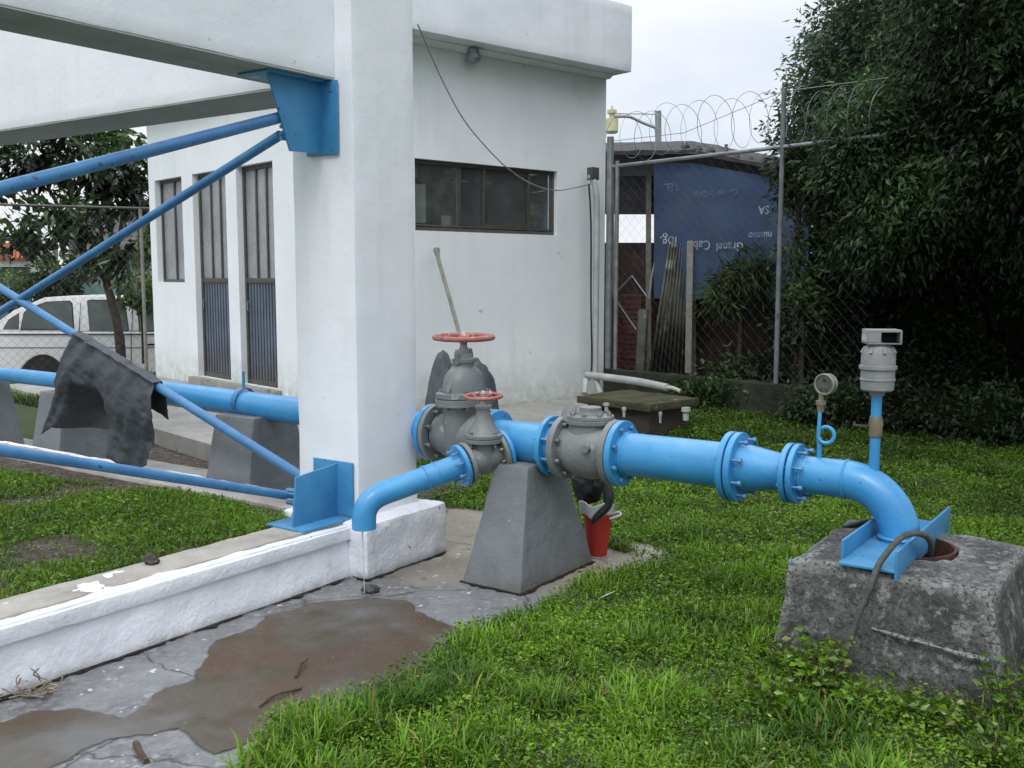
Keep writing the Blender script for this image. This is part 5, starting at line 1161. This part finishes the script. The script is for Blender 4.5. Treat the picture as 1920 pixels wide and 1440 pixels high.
# ---------------------------------------------------------------- grass
def inpoly(x, y, poly):
    c = np.zeros(len(x), bool); n = len(poly)
    for i in range(n):
        x0,y0 = poly[i][0],poly[i][1]; x1,y1 = poly[(i+1)%n][0],poly[(i+1)%n][1]
        k = ((y0 > y) != (y1 > y)) & (x < (x1-x0)*(y-y0)/((y1-y0) if abs(y1-y0) > 1e-9 else 1e-9)+x0); c ^= k
    return c
def vnoise(x, y, sc, seed=0):
    return np.array([noise.noise(Vector((a*sc+seed, b_*sc, seed))) for a, b_ in zip(x, y)])
def blades(name, pts, z, ln, wd, cols, bend, **tg):
    n = len(pts); az = rng.uniform(0, 2*math.pi, n); lean = rng.uniform(.15, 1.0, n)*bend
    dx = np.cos(az); dy = np.sin(az); sx = -dy; sy = dx
    rows = []
    for t in (0, .4, .75, 1.0):
        w = wd*(1, .9, .6, 0)[(0,.4,.75,1.0).index(t)]*.5
        h = ln*(np.sin(np.minimum(lean*t*1.3, 2.2))/np.maximum(lean*1.3, .15)); o_ = ln*(1-np.cos(np.minimum(lean*t*1.3, 2.2)))/np.maximum(lean*1.3, .15)
        cx = pts[:,0]+dx*o_; cy = pts[:,1]+dy*o_; cz = z+h
        if t < 1: rows += [np.stack([cx-sx*w, cy-sy*w, cz],1), np.stack([cx+sx*w, cy+sy*w, cz],1)]
        else: rows += [np.stack([cx, cy, cz],1)]
    V = np.stack(rows, 1).reshape(-1,3); i = np.arange(n)*7
    tri = [(0,1,3),(0,3,2),(2,3,5),(2,5,4),(4,5,6)]
    Fc = np.stack([np.stack([i+a,i+b_,i+c],1) for a,b_,c in tri],1).reshape(-1,3)
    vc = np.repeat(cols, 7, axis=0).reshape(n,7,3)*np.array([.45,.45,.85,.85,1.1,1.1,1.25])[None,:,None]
    return rawmesh(name, V, Fc, vc.reshape(-1,3), M['grass'], **tg)
lawn_px = [(430,1500),(470,1410),(520,1352),(590,1325),(720,1292),(800,1240),(880,1192),(960,1163),(1010,1150),(1050,1112),(1095,1088),(1190,1065),(1250,1040),(1200,1022),(1145,1010)]
lawn = [G(*p) for p in lawn_px]+[T(4.95,2.5), G(1000,985), G(885,957), G(780,949), T(5.2,5.0)]+[T(6.5,5.4), W(-2.0,-1.4), W(2.45,-1.4), Vector((1.2,11.5,0)), Vector((4.6,8.2,0)), Vector((7.5,9.5,0)), Vector((9,9,0)), Vector((7,3,0)), Vector((4,1.2,0)), Vector((-.9,1.2,0))]
lawn[len(lawn_px)+8] = Vector((1.25,11.5,0)); lawn[len(lawn_px)+9] = Vector((2.9,9.9,0)); lawn.insert(len(lawn_px)+10, Vector((3.2,11.2,0)))
blk = [T(3.83,.48), T(4.86,.48), T(4.86,1.48), T(3.83,1.48)]
def sample(poly, dens, ymin, ymax, excl=()):
    xs_ = [p[0] for p in poly]; ys_ = [p[1] for p in poly]
    x0,x1 = min(xs_),max(xs_); y0,y1 = max(min(ys_),ymin),min(max(ys_),ymax)
    n = int((x1-x0)*(y1-y0)*dens); x = rng.uniform(x0,x1,n); y = rng.uniform(y0,y1,n)
    k = inpoly(x,y,poly) & (np.abs(x) < y*.60+.6)
    for e in excl: k &= ~inpoly(x,y,e)
    return x[k], y[k]
GD = np.array((.045,.105,.010)); GL = np.array((.175,.33,.020)); GY = np.array((.30,.30,.09))
def gcol(x, y, seed):
    f = np.clip(.5+vnoise(x,y,1.6,seed)*.9+vnoise(x,y,7,seed)*.5+rng.normal(size=len(x))*.22, 0, 1)[:,None]
    c = GD*(1-f)+GL*f; k = rng.random(len(x)) < .03+.10*np.clip(vnoise(x,y,.9,77)-.1,0,1); c[k] = GY; k = rng.random(len(x)) < .02; c[k] = (.20,.14,.07); c *= (1-.45*np.clip((y-6.0)/4.0,0,1))[:,None]*(1-.18*np.clip((x-1.4)/2.2,0,1))[:,None]; return c  # tree shade painted into the grass colour, darker far off and rightward
TERR = np.vectorize(terr)
def near(x, y):   # fade the very edge of the lawn
    return x, y
def lawnblades(name, dens, y0, y1, l0, l1, w, seed, label):
    x, y = sample(lawn, dens, y0, y1, (blk,))
    cl_ = vnoise(x, y, 3.2, seed+5); keep = rng.random(len(x)) < np.clip(.55+cl_*1.2, .18, 1); x, y, cl_ = x[keep], y[keep], cl_[keep]
    ln = rng.uniform(l0, l1, len(x))*np.clip(1+cl_*1.0, .5, 1.8)
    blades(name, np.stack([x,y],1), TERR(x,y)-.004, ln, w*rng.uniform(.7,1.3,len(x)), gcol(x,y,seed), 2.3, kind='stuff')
lawnblades('grass', 10500, 2.0, 4.3, .04, .105, .0080, 1, '')
lawnblades('grass', 7000, 4.3, 6.5, .04, .09, .008, 2, '')
lawnblades('grass', 2600, 6.5, 12, .04, .08, .012, 3, '')
# small broad leaves among the blades
def cloverleaves(dens, y0, y1, l0, l1, seed, poly=lawn, zoff=None, hh=.07):
    x, y = sample(poly, dens, y0, y1, (blk,)); z = (TERR(x,y) if zoff is None else np.full(len(x), zoff))+rng.uniform(.01, hh, len(x))*np.clip(1+vnoise(x,y,3.2,seed), .4, 1.8)
    n = len(x); d = rng.normal(size=(n,3)); d[:,2] = np.abs(d[:,2])*.35
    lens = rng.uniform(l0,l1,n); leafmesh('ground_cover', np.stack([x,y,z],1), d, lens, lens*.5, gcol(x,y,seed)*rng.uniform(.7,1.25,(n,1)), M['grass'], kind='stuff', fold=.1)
cloverleaves(9000, 2.0, 4.6, .009, .024, 4); cloverleaves(5200, 4.6, 7, .012, .028, 5); cloverleaves(3000, 7, 12, .018, .038, 6, hh=.07)
# grass inside the tower base and by the path
ig = [T(1.3,3.975), T(3.82,3.975), T(3.84,5.2), T(3.6,6.2), T(3.4,9), T(1.3,9)]
x, y = sample(ig, 8500, 1, 9); cl_ = vnoise(x,y,2.0,31); k = rng.random(len(x)) < np.clip(.85+cl_*2.0, .03, 1); x,y = x[k],y[k]
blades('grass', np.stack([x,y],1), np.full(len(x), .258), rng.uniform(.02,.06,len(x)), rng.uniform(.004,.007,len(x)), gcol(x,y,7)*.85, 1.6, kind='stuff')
x, y = sample(ig, 6000, 1, 9); cl_ = vnoise(x,y,2.0,31); k = rng.random(len(x)) < np.clip(.85+cl_*2.0, .03, 1); x,y = x[k],y[k]; n = len(x)
d = rng.normal(size=(n,3)); d[:,2] = np.abs(d[:,2])*.4; lens = rng.uniform(.012,.03,n)
leafmesh('ground_cover', np.stack([x,y,.262+rng.uniform(0,.035,n)],1), d, lens, lens*.5, gcol(x,y,8)*rng.uniform(.6,1.1,(n,1)), M['grass'], kind='stuff', fold=.1)
og = [T(5.2,4.3), T(8.0,4.3), T(9.5,13), T(6.2,13), T(5.7,8), T(5.1,6)]
x, y = sample(og, 2200, 4, 14.5, ([W(-1.95,-1.4),W(5,-1.4),W(5,6),W(-1.95,6)],)); k = rng.random(len(x)) < np.clip(.6+vnoise(x,y,1.2,3)*2, .05, 1); x,y = x[k],y[k]
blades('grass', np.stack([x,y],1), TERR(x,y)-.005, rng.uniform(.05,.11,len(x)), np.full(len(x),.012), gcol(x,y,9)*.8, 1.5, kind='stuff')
# weeds climbing the block
def weed(px, py, Y, n, h, label, colmul=1.0, lw=.55):
    c = P(px, py, Y); c.z = 0
    o = thing('weed', label, 'weed', c, 'leafy weeds round the concrete block')
    base = []; dirs = []
    b = MB()
    for i in range(n):
        a = rng.uniform(0, 2*math.pi); r = rng.uniform(.02,.14); hh = h*rng.uniform(.5,1)
        p0 = c+Vector((math.cos(a)*r*.4, math.sin(a)*r*.4, 0)); p1 = c+Vector((math.cos(a)*r, math.sin(a)*r, hh))
        b.tube([p0, p0.lerp(p1,.5)+Vector((0,0,.02)), p1], [.0028,.0022,.0012], 4, False)
        for k in range(9):
            t = rng.uniform(.25,1); base.append(p0.lerp(p1,t)); dirs.append((rng.normal(),rng.normal(),rng.uniform(-.1,.5)))
    b.build('stem', M['twig'], o)
    base = np.array(base); dirs = np.array(dirs); m_ = len(base); ln = rng.uniform(.022,.048,m_)
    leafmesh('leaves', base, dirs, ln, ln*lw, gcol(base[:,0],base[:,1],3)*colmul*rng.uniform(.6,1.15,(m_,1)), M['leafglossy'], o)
for i, (px, py, Y, n, h, lb) in enumerate(((1495,1215,3.80,34,.22,'weed at the left corner of the concrete block'), (1535,1245,3.64,40,.27,'tallest weed beside the braided cable end'), (1600,1290,3.52,26,.15,'weed at the foot of the cable below the block'),
    (1660,1310,3.48,14,.13,'weed under the middle of the block front'), (1740,1330,3.42,14,.10,'low weed left of the block near corner'), (1820,1350,3.35,16,.12,'weed in front of the block near corner'), (1905,1340,3.40,34,.27,'weed against the dark right face of the block'), (1450,1290,3.55,26,.15,'weed standing in the lawn left of the block'), (1880,1400,3.1,16,.16,'weed in the bottom right corner of the photo'))):
    weed(px, py, Y, n, h, lb, .85)
# grass tufts bordering the wet concrete
def tuft(px, py, n, l0, l1, label):
    c = G(px, py); o = thing('grass_tuft', label, 'grass tuft', c, 'long grass tufts on the edge of the lawn')
    x = c.x+np.clip(rng.normal(size=n),-1.6,1.6)*.07; y = c.y+np.clip(rng.normal(size=n),-1.6,1.6)*.06
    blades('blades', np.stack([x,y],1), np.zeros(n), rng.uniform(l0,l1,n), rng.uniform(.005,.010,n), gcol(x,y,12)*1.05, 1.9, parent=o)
for (px,py,n,a,b_,lb) in ((520,1440,230,.08,.17,'leftmost long grass tuft at the bottom edge'),(600,1390,260,.09,.19,'tall grass tuft where the lawn meets the puddle'),(690,1370,220,.08,.17,'grass tuft right of the tallest one by the puddle'),(780,1330,200,.08,.16,'grass tuft above the puddle corner'),(900,1240,200,.07,.14,'arching grass tuft at the right end of the puddle'),(985,1205,180,.07,.13,'grass tuft in front of the big support'),(820,1420,220,.08,.17,'long grass tuft at the bottom centre'),(1010,1330,220,.08,.15,'long grass tuft in the open lawn below the support')):
    tuft(px,py,n,a,b_,lb)

# ---------------------------------------------------------------- small litter
c = G(695,1112); lump('stone', c+Z3*.022, (.048,.032,.022), M['stone'], 'dark wet stone under the water trickle', 'stone', .006, 3)
c = T(2.72,3.90,.30); lump('stone', c+Z3*.012, (.036,.028,.028), M['dirt'], 'brown clod sitting on the low kerb', 'clod', .006, 5)
def twig(pts, r, label, mt='twig', name='twig', cat='twig'):
    MB().tube(smooth([G(*p)+Z3*(.012+z) for *p, z in pts]), r, 6).build(name, M[mt], loc=G(*pts[0][:2]), label=label, cat=cat)
twig([(487,1330,0),(515,1312,.006),(545,1303,.004),(566,1295,.0)], .005, 'longer dark twig lying across the wet concrete')
twig([(555,1275,0),(562,1260,.012),(575,1248,.015)], .006, 'short curved twig standing near the long one')
twig([(255,1400,0),(262,1418,.004),(275,1435,.0)], .012, 'dark stick fragment at the bottom left')
twig([(500,1352,0),(540,1335,.004),(570,1322,0)], .004, 'thin twig beside the grass edge')
for i in range(26):
    a = random.uniform(0, 2.4); c = G(46,1305); p = [c+Vector((random.uniform(-.09,.09), random.uniform(-.04,.04), .01))]
    if i == 0: root = thing('dead_roots', 'clump of dry pale roots at the foot of the kerb', 'dry roots', c); rb = MB()
    for k in range(3): p.append(p[-1]+Vector((random.uniform(-.05,.05), random.uniform(-.04,.02), random.uniform(-.008,.035))))
    rb.tube(smooth(p, 3), .0032, 5, False)
rb.build('roots', M['straw'], root)
c = G(1138,1148); MB().add([c+Vector((-.05,-.02,.07)), c+Vector((0,-.012,.09)), c+Vector((.055,.03,.10)), c+Vector((.0,.014,.085))], [(0,1,2,3)]).build('dry_leaf', M['paper'], loc=c, label='pale dry leaf lying on the lawn before the support', cat='leaf')

# ---------------------------------------------------------------- camera, light
cam = bpy.data.cameras.new('camera'); co = bpy.data.objects.new('camera', cam); COL.objects.link(co)
co.location = (0,0,EYE); co.rotation_euler = (R(90)-PIT, 0, 0); cam.sensor_width = 36; cam.lens = F/1920*36; cam.clip_end = 2000; cam.clip_start = .05
S.camera = co
SUN_EL, SUN_AZ = 52, 200        # from behind the camera, slightly left
sd = bpy.data.lights.new('sun', 'SUN'); sd.energy = 1.1; sd.angle = R(18); sd.color = (1,.97,.92)
so = bpy.data.objects.new('sun', sd); COL.objects.link(so)
az = R(SUN_AZ); dv = Vector((math.sin(az)*math.cos(R(SUN_EL)), math.cos(az)*math.cos(R(SUN_EL)), math.sin(R(SUN_EL))))
so.rotation_euler = dv.to_track_quat('Z','Y').to_euler()
w = bpy.data.worlds.new('World'); S.world = w; w.use_nodes = True; nt = w.node_tree; bg = nt.nodes['Background']
sk = N(nt, 'ShaderNodeTexSky', sky_type='NISHITA'); sk.sun_disc = False; sk.sun_elevation = R(SUN_EL); sk.sun_rotation = az
tc = N(nt, 'ShaderNodeTexCoord'); sp = N(nt, 'ShaderNodeSeparateXYZ'); L(nt, tc.outputs['Generated'], sp.inputs[0])
mp = N(nt, 'ShaderNodeMapping'); mp.inputs['Scale'].default_value = (1,1,2.6); L(nt, tc.outputs['Generated'], mp.inputs[0])
nz = N(nt, 'ShaderNodeTexNoise'); nz.inputs['Scale'].default_value = 2.6; nz.inputs['Detail'].default_value = 7; nz.inputs['Roughness'].default_value = .5; L(nt, mp.outputs[0], nz.inputs['Vector'])
el = ramp(nt, sp.outputs[2], .0, .75, (8.5,8.7,9.0,1), (22,22.7,23.8,1))
ee = el.color_ramp.elements.new(.36); ee.color = (9.4,9.6,10.0,1)
cld = mix(nt, ramp(nt, nz.outputs['Fac'], .40, .60).outputs[0], (.82,.87,.96), (1.04,1.04,1.03))
cl2 = mix(nt, 1.0, el.outputs[0], cld, 'MULTIPLY')
full = mix(nt, .93, sk.outputs[0], cl2); L(nt, full, bg.inputs['Color']); bg.inputs['Strength'].default_value = .108
S.view_settings.view_transform = 'Standard'; S.view_settings.look = 'None'; S.view_settings.exposure = 0
S.render.engine = 'CYCLES'
